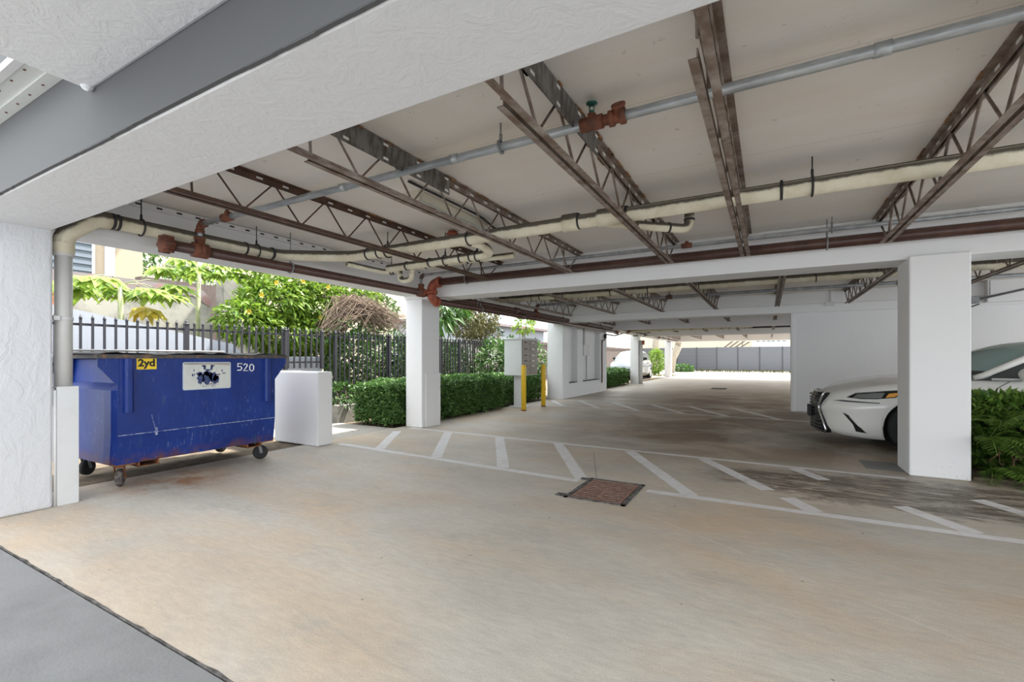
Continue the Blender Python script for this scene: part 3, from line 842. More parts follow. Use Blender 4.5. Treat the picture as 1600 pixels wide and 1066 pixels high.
straps(t, [((DX, 2.08, 2.70), (0, 1, 0)), ((DX, 2.12, 2.70), (0, 1, 0)), ((DX, 3.4, 2.707), (0, 1, 0)), ((DX + 0.02, 3.74, 2.71), (0, 1, 0)),
           ((-4.75, DY, 2.766), (1, 0, 0)), ((-4.55, DY, 2.767), (1, 0, 0)), ((-1.86, DY, 2.776), (1, 0, 0)), ((-1.72, DY, 2.776), (1, 0, 0)), ((-1.38, DY, 2.777), (1, 0, 0)), ((-1.22, DY, 2.777), (1, 0, 0)), ((0.1, DY, 2.78), (1, 0, 0))], 0.078)
b = MB(); b.lathe([(0.07, 0), (0.092, 0.006), (0.092, 0.17), (0.07, 0.176)], (-1.90, DY, 2.776), (1, 0, 0), 16); b.build('coupling', m_drain, t)
b = MB(); b.lathe([(0.07, 0), (0.088, 0.006), (0.088, 0.28), (0.07, 0.286)], (-1.52, DY, 2.777), (1, 0, 0), 16)
b.build('coupling', m_drain, t)
for p, ax in (((DX, 2.32, 2.70), (0, 1, 0)), ((DX, 3.55, 2.708), (0, 1, 0)), ((-4.4, DY, 2.767), (1, 0, 0)), ((-3.1, DY, 2.772), (1, 0, 0)), ((0.32, DY, 2.781), (1, 0, 0)), ((3.4, DY, 2.785), (1, 0, 0))):
    hanger(t, p, ax, 0.073, m_band)

def branch(label, pts, r, rad, bands=(), hangs=(), z_top=ZS, name='branch_pipe', fl=None):
    t = thing(name, label, 'pipe', pts[0])
    b = MB(); b.tube(rounded_path(pts, rad, 6), r, 12); b.build('pipe', m_drain, t)
    straps(t, bands, r + 0.003)
    for p, ax in hangs: hanger(t, p, ax, r, m_band, z_top)
    if fl:
        b = MB(); b.lathe([(0.03, 0), (0.085, 0.004), (0.085, 0.02), (0.06, 0.024), (0.06, 0.05), (0.03, 0.055)], fl, (0, 0, 1), 14); b.build('flange', m_fit_red, t)
    return t
branch('short cream branch pipe turning up to a red flange in the slab', [(-1.55, DY + 0.03, 2.77), (-1.25, 4.86, 2.75), (-0.74, 5.27, 2.74), (-0.74, 5.27, 3.0)], 0.050, 0.10,
       [((-0.93, 5.12, 2.743), (0.77, 0.62, 0)), ((-0.74, 5.27, 2.84), (0, 0, 1))], [], ZS, 'branch_pipe', (-0.74, 5.27, 2.955))
branch('cream branch pipe doubling back under the drain pipe with a wide bend', [(-3.25, DY + 0.05, 2.76), (-3.02, 4.64, 2.73), (-3.02, 4.95, 2.66), (-4.75, 4.92, 2.63)], 0.056, 0.16,
       [((-3.35, 4.945, 2.655), (1, 0, 0)), ((-3.5, 4.94, 2.653), (1, 0, 0)), ((-4.0, 4.93, 2.645), (1, 0, 0)), ((-4.4, 4.925, 2.637), (1, 0, 0))],
       [((-3.25, 4.945, 2.655), (1, 0, 0)), ((-3.75, 4.94, 2.65), (1, 0, 0))], ZS, 'branch_pipe', (-3.6, 4.9, 2.955))
tr = branch('thin cream branch pipe with a dipping trap above the dumpster', [(-5.25, 4.62, 2.70), (-5.1, 5.2, 2.66), (-4.78, 5.2, 2.66), (-4.78, 5.2, 2.50), (-4.56, 5.2, 2.50), (-4.56, 5.2, 2.68), (-2.9, 5.3, 2.70)], 0.040, 0.09,
       [((-4.9, 5.2, 2.66), (1, 0, 0)), ((-4.3, 5.215, 2.683), (1, 0, 0)), ((-3.6, 5.26, 2.69), (1, 0, 0))], [((-4.95, 5.2, 2.66), (1, 0, 0)), ((-3.4, 5.27, 2.695), (1, 0, 0))])
b = MB(); b.tube(arc((-4.67, 5.2, 2.56), (1, 0, 0), (0, 0, 1), 0.075, 180, 360, 10), 0.02, 8); b.build('trap_strap', m_band, tr)

# second bay
t = thing('drain_pipe', 'cream drain pipe crossing the second bay, beyond the second beam', 'pipe', (0, 9.85, 2.8))
b = MB(); b.tube([(-5.8, 9.85, 2.79), (9, 9.85, 2.80)], 0.075, 14); b.build('pipe', m_drain, t)
for x in (-4.9, -4.3, -3.0, -1.2, 0.75, 2.7, 4.2): hanger(t, (x, 9.85, 2.80), (1, 0, 0), 0.075, m_band)
straps(t, [((x, 9.85, 2.795), (1, 0, 0)) for x in (-4.7, -2.2, 0.2, 2.2)], 0.078)
t = thing('sprinkler_pipe', 'dull grey sprinkler pipe crossing the second bay from a dark elbow', 'pipe', (RX, 11.4, 2.8))
b = MB(); b.tube(rounded_path([(RX, 11.4, RZ + 0.1), (RX, 11.4, 2.80), (9, 11.4, 2.82)], 0.1), 0.034, 12); b.build('pipe', m_galv_dark, t)
b = MB(); b.tube(arc((RX + 0.1, 11.4, 2.70), (-1, 0, 0), (0, 0, 1), 0.10, 0, 90, 6), 0.048, 10); b.build('elbow', m_pipe_brown, t)
sprinkler(t, -2.05, 11.4, 2.803, m_pipe_brown, m_steel_brown, 0.034)
sprinkler(t, 2.25, 11.4, 2.81, m_fit_rust, m_steel_brown, 0.034)
for x in (-4.9, -4.35): hanger(t, (x, 11.4, 2.80), (1, 0, 0), 0.034, m_galv_dark)
# farther bays
t = thing('drain_pipe', 'cream drain pipe turning up into the slab in the fourth bay', 'pipe', (-2, 21.2, 2.72))
b = MB(); b.tube(rounded_path([(-5.7, 21.2, 2.60), (-0.55, 21.2, 2.66), (-0.4, 21.2, 2.95), (-0.4, 21.2, 3.02)], 0.15), 0.07, 12); b.build('pipe', m_drain, t)
straps(t, [((x, 21.2, 2.64), (1, 0, 0)) for x in (-4.5, -3.6, -2.4, -1.7, -1.1)], 0.073)
for x in (-4.2, -2.9, -1.4): hanger(t, (x, 21.2, 2.63), (1, 0, 0), 0.07, m_band)
t = thing('black_pipe', 'black pipe crossing the fourth bay behind the cream drain', 'pipe', (-1, 22.6, 2.68))
b = MB(); b.tube(rounded_path([(RX, 20.8, RZ + 0.1), (RX, 20.8, 2.70), (-4.6, 21.0, 2.74), (-4.2, 22.6, 2.70), (9, 22.6, 2.70)], 0.2), 0.045, 10); b.build('pipe', m_band, t)
hanger(t, (-0.9, 22.6, 2.70), (1, 0, 0), 0.045, m_band); hanger(t, (0.3, 22.6, 2.70), (1, 0, 0), 0.045, m_band)
t = thing('thin_brown_pipe', 'thin brown pipe across the last bay, rising from the end of the long main', 'pipe', (-1, 27.5, 2.62))
b = MB(); b.tube(rounded_path([(RX, 27.5, RZ + 0.1), (RX, 27.5, 2.74), (9, 27.5, 2.74)], 0.1), 0.032, 10); b.build('pipe', m_pipe_brown, t)

# fluorescent fixture between the joists
t = thing('fluorescent_fixture', 'cream fluorescent tube fixture on the slab behind the plated joist', 'ceiling light', (-3.12, 4.15, 2.98))
b = MB(); b.prism([(-3.23, 3.018), (-3.19, 2.94), (-3.05, 2.94), (-3.01, 3.018)], 3.55, 4.85, 'xz'); b.build('housing', m_fluor, t)
b = MB(); b.bbox(-3.19, -3.05, 3.60, 4.80, 2.905, 2.942, 0.012); b.build('diffuser', m_fluor_lens, t)
for y in (3.56, 4.80):
    b = MB(); b.bbox(-3.215, -3.025, y, y + 0.045, 2.90, 3.0, 0.008); b.build('end_cap', m_fluor, t)
t = thing('flexible_conduit', 'dark conduit curving from the fluorescent fixture to a grey box on the slab', 'conduit', (-2.9, 4.0, 3.0))
b = MB(); b.tube(rounded_path([(-2.93, 3.3, 3.0), (-2.90, 4.5, 2.99), (-3.0, 4.95, 2.98), (-3.02, 5.2, 3.0)], 0.2), 0.013, 8); b.build('pipe', m_band, t)
b = MB(); b.lathe([(0.05, -0.03), (0.07, -0.025), (0.07, 0.025), (0.05, 0.03)], (-3.03, 5.28, 2.99), (0, 0, 1), 12); b.build('junction_box', m_galv_dark, t)

# conduit and bracket on the back wall, seen past the planter pillar
t = thing('wall_conduit', 'grey conduit rail and bracket on the back wall above the white sedan', 'conduit', (4.4, 13.5, 2.9))
b = MB(); b.tube([(3.86, 13.62, 2.60), (5.6, 12.9, 3.0)], 0.026, 8); b.build('rail', m_galv_dark, t)
b = MB(); b.bbox(3.84, 3.99, 13.55, 13.70, 2.54, 2.68, 0.01); b.tube([(3.8, 13.6, 2.62), (3.86, 13.6, 2.62)], 0.045, 10); b.build('motor_bracket', m_galv_dark, t)
b = MB(); b.tube([(3.82, 13.6, 2.45), (3.98, 13.58, 2.52)], 0.014, 6); b.build('pull_cord', m_band, t)
b = MB(); b.tube([(4.12, 13.5, 2.70), (4.12, 13.5, 3.0)], 0.009, 6); b.build('hanger', m_galv_dark, t)
t = thing('wall_raceway', 'thin white raceway dropping from the slab to the beam over the back wall', 'conduit', (1.35, 13.7, 2.8))
b = MB(); b.box(1.34, 1.365, 13.695, 13.72, 2.70, 3.02); b.box(1.24, 1.42, 13.69, 13.722, 2.63, 2.74); b.build('channel', m_tape, t)

# box, conduit and brown riser on the block
t = thing('junction_conduit', 'grey conduit with a small square box on the recessed block wall', 'electrical box', (-5.99, 16.4, 1.8))
b = MB(); b.tube([(-6.05, 16.5, 2.5), (-6.05, 16.5, 1.84)], 0.05, 8); b.build('conduit', m_drain_grey, t)
b = MB(); b.tube([(-6.09, 16.9, 1.5), (-6.09, 16.9, 0.55)], 0.02, 8); b.build('conduit', m_drain_grey, t)
b = MB(); b.bbox(-6.115, -5.98, 16.3, 16.95, 1.45, 1.86, 0.02); b.build('box', m_tape, t)
t = thing('riser_pipe', 'thin dark riser pipe at the far end of the recessed block', 'pipe', (-5.87, 18.1, 0.35))
b = MB(); b.tube(rounded_path([(-5.87, 18.1, 0.36), (-5.87, 18.1, 2.06), (-5.87, 18.5, 2.10), (-5.87, 18.5, 2.34), (-5.87, 19.9, 2.34), (-5.6, 20.2, 2.45)], 0.1), 0.026, 8); b.build('pipe', m_pipe_brown, t)
b = MB(); b.lathe([(0.02, -0.09), (0.06, -0.08), (0.06, 0.08), (0.02, 0.09)], (-5.86, 18.5, 2.26), (0, 0, 1), 10); b.build('valve', m_band, t)
t = thing('pillar_pipe', 'grey drain pipe with red cap standing on the side of the third garden pillar', 'pipe', (-5.90, 24.75, 0))
b = MB(); b.tube([(-5.90, 24.75, 0), (-5.90, 24.75, 2.3)], 0.10, 12); b.build('pipe', m_drain_grey, t)
b = MB(); b.lathe([(0.06, 0), (0.12, 0.01), (0.12, 0.08), (0.06, 0.09)], (-5.80, 24.75, 2.18), (1, 0, 0), 12); b.build('cap', m_fit_red, t)

# pipe guard against the corner pillar
t = thing('pipe_guard', 'white sheet-metal guard boxed around the foot of the grey downspout', 'pipe guard', (-5.72, 1.75, 0))
b = MB(); b.bbox(-5.688, -5.660, 1.672, 1.826, 0.0, 1.09, 0.004); b.box(-5.84, -5.67, 1.812, 1.826, 0, 1.09); b.box(-5.84, -5.67, 1.672, 1.826, 1.08, 1.09); b.build('cover', m_guard, t)
b = MB(); b.tube([(-5.668, 1.662, 0.0), (-5.668, 1.662, 1.06)], 0.012, 8); b.build('side_tube', m_tape, t)

# flashing strip above the grey beam, screwed on
t = thing('metal_flashing', 'pale metal flashing with rusty screws on the grey beam beside the canopy', 'flashing', (-4.2, 1.05, 2.96))
b = MB(); b.box(-6.3, -3.235, 0.925, 1.083, 2.985, 2.995); b.box(-6.3, -3.235, 1.015, 1.083, 2.972, 2.986)
b.build('sheet', m_flash, t)
b = MB(); b.box(-6.3, -3.4, 0.885, 0.925, 2.975, 3.02); b.box(-6.3, -3.4, 0.83, 0.87, 3.05, 3.12); b.build('drip_edge', m_trimw, t)
for i in range(6):
    for (y, z) in ((1.048, 2.971), (0.95, 2.984)):
        b = MB(); b.lathe([(0.002, -0.005), (0.0065, -0.004), (0.0065, 0.004)], (-3.55 - i * 0.21 + (0.08 if y < 1 else 0), y, z), (0, 0, 1), 7); b.build('screw', m_fit_rust, t)

# ------------------------------------------------------------------ blue dumpster
t = thing('dumpster', 'blue two-yard steel dumpster with black lids on four casters', 'dumpster', (-5.80, 2.17, 0))
L, D = 1.72, 1.22
b = MB()
zt = 1.36
# front plate with flared shoulders; lower strip kicked inwards
b.prism([(0, 0.555), (L, 0.555), (L, 1.07), (L + 0.16, 1.27), (L + 0.16, zt), (-0.16, zt), (-0.16, 1.27), (0, 1.07)], -0.012, 0.0, 'yz')
b.add([(0, 0, 0.555), (0, L, 0.555), (-0.035, L, 0.25), (-0.035, 0, 0.25), (-0.012, 0, 0.555), (-0.012, L, 0.555), (-0.05, L, 0.25), (-0.05, 0, 0.25)],
      [(0, 1, 2, 3), (4, 7, 6, 5), (0, 3, 7, 4), (1, 5, 6, 2), (3, 2, 6, 7)])
# side walls with rounded corner and stepped ledge
def side(y, sgn):
    pr = [(0.0, 0.0), (-0.05, 0.035), (-0.16, 0.05), (-0.5, 0.05), (-D, 0.04)]
    zs = [0.26, 0.555, 1.02, 1.09, zt - 0.02]
    ins = [0.0, 0.0, 0.0, 0.05, 0.07]
    vs, fs = [], []
    for z, q in zip(zs, ins):
        for (px, off) in pr: vs.append((px - (0.035 if z < 0.4 else 0), y + sgn * (q * (1 if px < 0 else 0.2) - (off if z < 1.05 else off * 0.2)), z))
    n = len(pr)
    for i in range(len(zs) - 1):
        for j in range(n - 1): fs.append((i * n + j, i * n + j + 1, (i + 1) * n + j + 1, (i + 1) * n + j))
    b.add(vs, fs, 0, False)
side(0.0, 1); side(L, -1)
b.box(-D, -D + 0.012, 0, L, 0.26, zt)
b.box(-D, -0.04, 0.01, L - 0.01, 0.25, 0.262)
b.build('body', m_blue, t, world=False)
b = MB()                                        # weld seam and a scar under it
b.bar((0.002, 0.0, 0.556), (0.002, L, 0.556), 0.006, 0.008)
b.bar((-0.03, 0.004, 0.556), (-0.5, -0.048, 0.556), 0.006, 0.006)
b.bar((0.0015, 0.30, 0.74), (0.0015, 0.335, 0.58), 0.006, 0.003); b.bar((0.0015, 0.34, 0.60), (0.0015, 0.345, 0.52), 0.022, 0.003); b.bar((-0.01, 0.345, 0.52), (-0.034, 0.35, 0.27), 0.010, 0.003)
b.build('weld_seam', m_blue_scar, t, world=False)
for y in (0.045, 1.555):                         # lifting sleeves
    b = MB()
    b.prism([(0.0, y), (0.035, y + 0.005), (0.055, y + 0.025), (0.055, y + 0.06), (0.035, y + 0.08), (0.0, y + 0.085)], 0.79, 1.345, 'xy')
    b.box(0.0, 0.006, y - 0.03, y + 0.11, 0.82, 1.34)
    b.build('lift_sleeve', m_blue, t, world=False)
b = MB()                                        # rolled top rim
b.box(-0.03, 0.022, -0.17, L + 0.17, zt - 0.012, zt + 0.03)
b.box(-D, -0.03, -0.03, 0.03, zt - 0.012, zt + 0.03); b.box(-D, -0.03, L - 0.03, L + 0.03, zt - 0.012, zt + 0.03)
b.box(-D - 0.02, -D + 0.04, -0.03, L + 0.03, zt - 0.012, zt + 0.06)
b.build('top_rim', m_bin_rim, t, world=False)
for k, (y0, y1) in enumerate(((-0.15, 0.875), (0.925, L + 0.14))):   # warped plastic lids
    b = MB()
    nx, ny = 8, 22
    vs, fs = [], []
    def lz(i, j):
        y = j / ny
        return zt + 0.030 + 0.011 * math.sin(y * math.pi * 3 + k) * (1 - i / nx * 0.5) + (0.008 if (j % 6) in (1, 2, 3) else 0.0) + 0.016 * (i / nx)
    for i in range(nx + 1):
        for j in range(ny + 1): vs.append((0.035 - (D + 0.03) * i / nx, y0 + (y1 - y0) * j / ny, lz(i, j)))
    o = len(vs)
    vs += [(x, y, z + 0.007) for x, y, z in vs]
    q = ny + 1
    for i in range(nx):
        for j in range(ny):
            a = i * q + j
            fs += [(a, a + 1, a + q + 1, a + q), (o + a, o + a + q, o + a + q + 1, o + a + 1)]
    for j in range(ny): fs += [(j, o + j, o + j + 1, j + 1), (nx * q + j, nx * q + j + 1, o + nx * q + j + 1, o + nx * q + j)]
    for i in range(nx): fs += [(i * q, (i + 1) * q, o + (i + 1) * q, o + i * q), (i * q + ny, o + i * q + ny, o + (i + 1) * q + ny, (i + 1) * q + ny)]
    b.add(vs, fs)
    b.build('lid', m_black, t, world=False)
b = MB(); b.tube([(-D - 0.02, -0.03, zt + 0.085), (-D - 0.02, L + 0.03, zt + 0.085)], 0.014, 8); b.build('hinge_rod', m_galv_dark, t, world=False)
for y in (0.20, 1.37):                           # fork channels under the floor
    b = MB()
    b.box(-1.1, -0.045, y, y + 0.19, 0.195, 0.203); b.box(-1.1, -0.045, y, y + 0.012, 0.195, 0.255); b.box(-1.1, -0.045, y + 0.178, y + 0.19, 0.195, 0.255)
    b.build('fork_channel', m_bin_rust, t, world=False)
b = MB(); b.box(-1.16, -0.038, 0.0, 0.17, 0.235, 0.252); b.box(-1.16, -0.038, L - 0.19, L, 0.235, 0.252); b.build('base_plate', m_bin_rust, t, world=False)
for (x, y, a, sc) in ((-0.17, 0.08, 0.95, 0), (-0.17, L - 0.13, -0.25, 1), (-1.08, 0.10, 0.5, 2), (-1.08, L - 0.13, 0.3, 2)):
    fr = MB()
    ca, sa = math.cos(a), math.sin(a)
    ux, uy = ca, sa                                # axle direction
    def P3(u, w, z): return (x + ux * u - uy * w, y + uy * u + ux * w, z)
    for s in (-1, 1): fr.bar(P3(s * 0.042, 0, 0.235), P3(s * 0.042, 0.03, 0.085), 0.035, 0.006, 0, (ux, uy, 0))
    fr.lathe([(0.05, 0.205), (0.05, 0.237)], (x, y, 0), (0, 0, 1), 12)
    fr.tube([P3(-0.055, 0.03, 0.092), P3(0.055, 0.03, 0.092)], 0.010, 8)
    f = fr.build('caster', m_galv_dark if sc else m_bin_rust, t, world=False)
    wh = MB()
    c = P3(0, 0.03, 0.092)
    wh.lathe([(0.03, -0.033), (0.062, -0.028), (0.07, -0.03), (0.090, -0.020), (0.092, 0.0), (0.090, 0.020), (0.07, 0.03), (0.062, 0.028), (0.03, 0.033)], c, (ux, uy, 0), 22)
    wh.build('wheel', (m_caster, m_rubber, m_rubber)[sc], f, world=False)
# stickers and the painted number
b = MB(); b.bbox(0.0, 0.003, 0.163, 0.345, 1.232, 1.352, 0.0012); b.build('size_decal', m_decal, t, world=False)['label'] = 'yellow decal reading 2yd'
text_mesh('2yd', 0.107, m_ink, 'decal_lettering', t, (0.0045, 0.253, 1.298), (R(90), 0, R(90)), 0.0042, 0.0006)
b = MB()
def rr(y0, y1, z0, z1, r=0.02, n=5):
    out = []
    for (cy, cz, a0) in ((y1 - r, z1 - r, 0), (y0 + r, z1 - r, 90), (y0 + r, z0 + r, 180), (y1 - r, z0 + r, 270)):
        for k in range(n + 1):
            a = R(a0 + 90 * k / n); out.append((cy + r * math.cos(a), cz + r * math.sin(a)))
    return out
b.prism(rr(0.60, 1.135, 0.985, 1.305), 0.0, 0.004, 'yz'); b.build('sign_border', m_sign_edge, t, world=False)
b = MB(); b.prism(rr(0.61, 1.125, 0.995, 1.295, 0.015), 0.0042, 0.006, 'yz'); sg = b.build('sign_plate', m_sign, t, world=False); sg['label'] = 'off-white sign with a worn navy print'
# worn print: scattered blue flakes left of the emblem
b = MB()
def blob(cy, cz, ry, rz, n=14, jag=0.25):
    pts = []
    for k in range(n):
        a = 2 * math.pi * k / n; q = 1 + rnd(-jag, jag)
        pts.append((cy + ry * q * math.cos(a), cz + rz * q * math.sin(a)))
    b.prism(pts, 0.006, 0.0068, 'yz')
blob(0.775, 1.17, 0.035, 0.022); blob(0.79, 1.12, 0.045, 0.062); blob(0.86, 1.115, 0.055, 0.065); blob(0.93, 1.125, 0.05, 0.06); blob(0.87, 1.17, 0.055, 0.03); blob(0.96, 1.10, 0.035, 0.05); blob(0.985, 1.155, 0.03, 0.008)
blob(0.83, 1.242, 0.016, 0.032); blob(0.91, 1.242, 0.016, 0.032); blob(0.87, 1.21, 0.03, 0.011); blob(0.82, 1.26, 0.022, 0.010); blob(0.92, 1.26, 0.022, 0.010); blob(0.70, 1.155, 0.008, 0.016, 8); blob(0.72, 1.16, 0.006, 0.014, 8); blob(1.03, 1.20, 0.007, 0.016, 8); blob(1.05, 1.17, 0.02, 0.006, 8); blob(0.715, 1.21, 0.006, 0.014, 8)
for i in range(26): blob(rnd(0.76, 1.0), rnd(1.035, 1.06), rnd(0.002, 0.007), rnd(0.003, 0.009), 7, 0.4)
for i in range(14): blob(rnd(0.80, 0.95), rnd(1.015, 1.03), rnd(0.002, 0.006), rnd(0.002, 0.006), 7, 0.4)
b.build('worn_print', m_emblem, sg, world=False)
b = MB(); b.prism([(0.61, 1.295), (1.125, 1.295), (1.125, 1.262), (1.0, 1.272), (0.61, 1.278)], 0.006, 0.0064, 'yz'); b.build('grime_strip', m_oldwall, sg, world=False)
b = MB()
def stroke(pts, r=0.0075): b.tube([(0.003, y, z) for y, z in pts], r, 7)
y0, z0 = 1.215, 1.187
stroke([(y0 + 0.062, z0 + 0.095), (y0 + 0.008, z0 + 0.098), (y0 + 0.006, z0 + 0.058), (y0 + 0.04, z0 + 0.062), (y0 + 0.058, z0 + 0.04), (y0 + 0.045, z0 + 0.016), (y0, z0 + 0.014)])
stroke([(y0 + 0.08, z0 + 0.075), (y0 + 0.10, z0 + 0.095), (y0 + 0.125, z0 + 0.085), (y0 + 0.122, z0 + 0.06), (y0 + 0.08, z0 + 0.006), (y0 + 0.138, z0 + 0.006)])
stroke([(y0 + 0.175, z0 + 0.09), (y0 + 0.158, z0 + 0.06), (y0 + 0.16, z0 + 0.018), (y0 + 0.185, z0 - 0.004), (y0 + 0.21, z0 + 0.02), (y0 + 0.21, z0 + 0.062), (y0 + 0.19, z0 + 0.086), (y0 + 0.17, z0 + 0.08)])
b.build('painted_number', m_whiteink, t, world=False)['label'] = 'hand-painted white number 520'

# stub wall beside the dumpster
b = MB(); b.bbox(-7.05, -6.0, 4.72, 5.0, 0, 1.14, 0.02); struct('wall_stub', b, m_pillar)

# mailbox and posts
t = thing('mailbox_cabinet', 'grey pedestal mailbox cabinet with taupe locker doors beside the garden', 'mailbox', (-6.0, 11.35, 0))
b = MB(); b.bbox(-6.28, -5.745, 10.9, 11.86, 0.885, 1.855, 0.01); b.bbox(-6.31, -5.715, 10.87, 11.89, 1.85, 1.90, 0.012); b.build('cabinet', m_mail, t)
b = MB(); b.bbox(-6.15, -5.90, 11.20, 11.45, 0, 0.89, 0.01); b.bbox(-6.25, -5.80, 11.1, 11.55, 0, 0.03, 0.008); b.build('pedestal', m_guard, t)
b = MB(); b.box(-5.747, -5.742, 10.915, 11.845, 0.90, 1.845); b.build('door_frame', m_maildoor, t)
rows = [(1.66, 1.83), (1.49, 1.65), (1.34, 1.48), (1.20, 1.33), (0.91, 1.19)]
for (z0, z1) in rows:
    for c in range(2):
        y0 = 10.93 + c * 0.46
        d = MB(); d.bbox(-5.745, -5.730, y0, y0 + 0.44, z0, z1 - 0.01, 0.004); dd = d.build('locker_door', m_maildoor, t)
        d = MB(); d.lathe([(0.012, 0), (0.012, 0.006)], (-5.730, y0 + 0.36, (z0 + z1) / 2), (1, 0, 0), 8); d.box(-5.7305, -5.727, y0 + 0.10, y0 + 0.26, z1 - 0.065, z1 - 0.035, 0)
        d.build('lock', m_chip if c else m_slot, dd)
for k, (x, y) in enumerate(((-5.50, 10.55), (-5.52, 11.78))):
    t = thing('bollard', ('yellow steel post standing in front of the mailbox corner', 'yellow steel post just beyond the mailbox doors')[k], 'bollard', (x, y, 0), 'yellow posts by the mailbox')
    b = MB(); b.lathe([(0.062, 0.0), (0.062, 1.14), (0.055, 1.165), (0.035, 1.18), (0.0, 1.185)], (x, y, 0), (0, 0, 1), 18); b.build('post', m_yellow, t)
    b = MB(); b.lathe([(0.070, 0.0), (0.066, 0.025), (0.058, 0.03)], (x, y, 0), (0, 0, 1), 18); b.build('base_collar', m_fit_rust, t)

# drain grate
t = thing('drain_grate', 'rusty square drain grate set in the floor at the hatched stripes', 'drain grate', (-1.45, 4.56, 0))
gx0, gx1, gy0, gy1 = -1.74, -1.14, 4.17, 4.97
b = MB()
for (x0, x1, y0, y1) in ((gx0, gx1, gy0, gy0 + 0.04), (gx0, gx1, gy1 - 0.045, gy1), (gx0, gx0 + 0.04, gy0, gy1), (gx1 - 0.04, gx1, gy0, gy1)): b.box(x0, x1, y0, y1, 0.0005, 0.008)
b.box(gx0 - 0.10, gx0, gy0 + 0.02, gy0 + 0.11, 0.0005, 0.007); b.box(gx0 - 0.09, gx0, gy1 - 0.10, gy1 - 0.02, 0.0005, 0.007)
b.build('frame', m_joint, t)
b = MB(); b.box(gx0 + 0.03, gx1 - 0.03, gy0 + 0.03, gy1 - 0.03, 0.0006, 0.0012); b.build('pit', m_slot, t)
b = MB()
n = 12
for i in range(n):
    y = gy0 + 0.06 + i * (gy1 - gy0 - 0.12) / (n - 1)
    b.box(gx0 + 0.05, gx1 - 0.05, y - 0.014, y + 0.014, 0.0012, 0.006)
for x in (gx0 + 0.05, (gx0 + gx1) / 2 - 0.012, gx1 - 0.075): b.box(x, x + 0.024, gy0 + 0.045, gy1 - 0.045, 0.0012, 0.0065)
b.build('bars', m_grate, t)
t = thing('floor_plate', 'dark metal drain plate in the floor of the fourth bay', 'drain cover', (-1.9, 22.3, 0))
b = MB(); b.box(-2.2, -1.6, 21.9, 22.9, 0.001, 0.012); b.build('plate', m_slot, t)

# painted hatching on the floor
def strip(b, p, q, w, z=0.0016):
    p, q = Vector((*p, 0)), Vector((*q, 0)); d = (q - p).normalized(); s = Vector((-d.y, d.x, 0)) * w / 2
    n = max(2, int((q - p).length / 0.25)); vs, fs = [], []
    for i in range(n + 1):
        c = p.lerp(q, i / n); j1, j2 = rnd(-.004, .004), rnd(-.004, .004)
        vs += [c + s * (1 + j1 * 10) + Vector((0, 0, z)), c - s * (1 + j2 * 10) + Vector((0, 0, z))]
    for i in range(n): fs.append((2 * i, 2 * i + 2, 2 * i + 3, 2 * i + 1))
    b.add(vs, fs)
b = MB()
strip(b, (-5.90, 5.06), (-1.82, 4.80), 0.11); strip(b, (-1.08, 4.78), (9, 4.80), 0.11, 0.0014)
strip(b, (-6.05, 6.88), (1.35, 6.66), 0.10)
for p, q in (((-6.0, 6.45), (-5.06, 5.06)), ((-5.13, 6.85), (-3.95, 5.0)), ((-4.0, 6.78), (-2.85, 4.92)), ((-2.90, 6.74), (-1.80, 4.86)), ((-1.76, 6.7), (-0.66, 4.82)), ((-0.76, 6.66), (0.0, 5.4)), ((0.28, 6.62), (0.55, 6.15)), ((0.16, 5.2), (0.36, 4.84)), ((1.05, 5.4), (1.40, 4.84)), ((1.74, 6.0), (2.45, 4.84))):
    strip(b, p, q, 0.15, 0.0012)
struct('floor_markings', b, m_paint)
b = MB()
for p, q in (((-0.92, 4.04), (-0.2, 3.6)), ((-0.2, 3.6), (0.44, 3.2)), ((0.44, 3.2), (0.82, 2.97))): strip(b, p, q, 0.014, 0.0008)
struct('floor_score_line', b, m_faint)
b = MB()
strip(b, (-5.35, 12.13), (1.3, 11.62), 0.10); strip(b, (-5.85, 13.95), (0.5, 13.66), 0.10); strip(b, (0.5, 13.66), (1.4, 13.3), 0.10, 0.0012)
for p, q in (((-6.0, 13.5), (-5.05, 12.1)), ((-5.2, 13.85), (-4.0, 12.05)), ((-4.15, 13.85), (-2.9, 11.95)), ((-3.0, 13.8), (-1.8, 11.88)), ((-1.95, 13.75), (-0.83, 11.8)), ((-0.8, 13.7), (0.26, 11.7))):
    strip(b, p, q, 0.14, 0.0012)
struct('floor_markings_far', b, m_paint)
b = MB(); b.box(1.05, 1.42, 7.05, 7.6, 0.001, 0.0016); struct('floor_patch', b, m_apron)

# ------------------------------------------------------------------ plants
def leaf_cloud(b, pts_fn, n, L, w, bias=(0, 0, 0.3), fold=0.2, droop=0.1):
    for _ in range(n):
        p, out = pts_fn()
        d = (out * 0.7 + rvec() * 0.8 + Vector(bias)).normalized()
        nr = (Vector((0, 0, 1)) + rvec() * 0.7).normalized()
        b.leaf(p, d, nr, L * rnd(0.7, 1.3), w * rnd(0.7, 1.3), fold, droop)

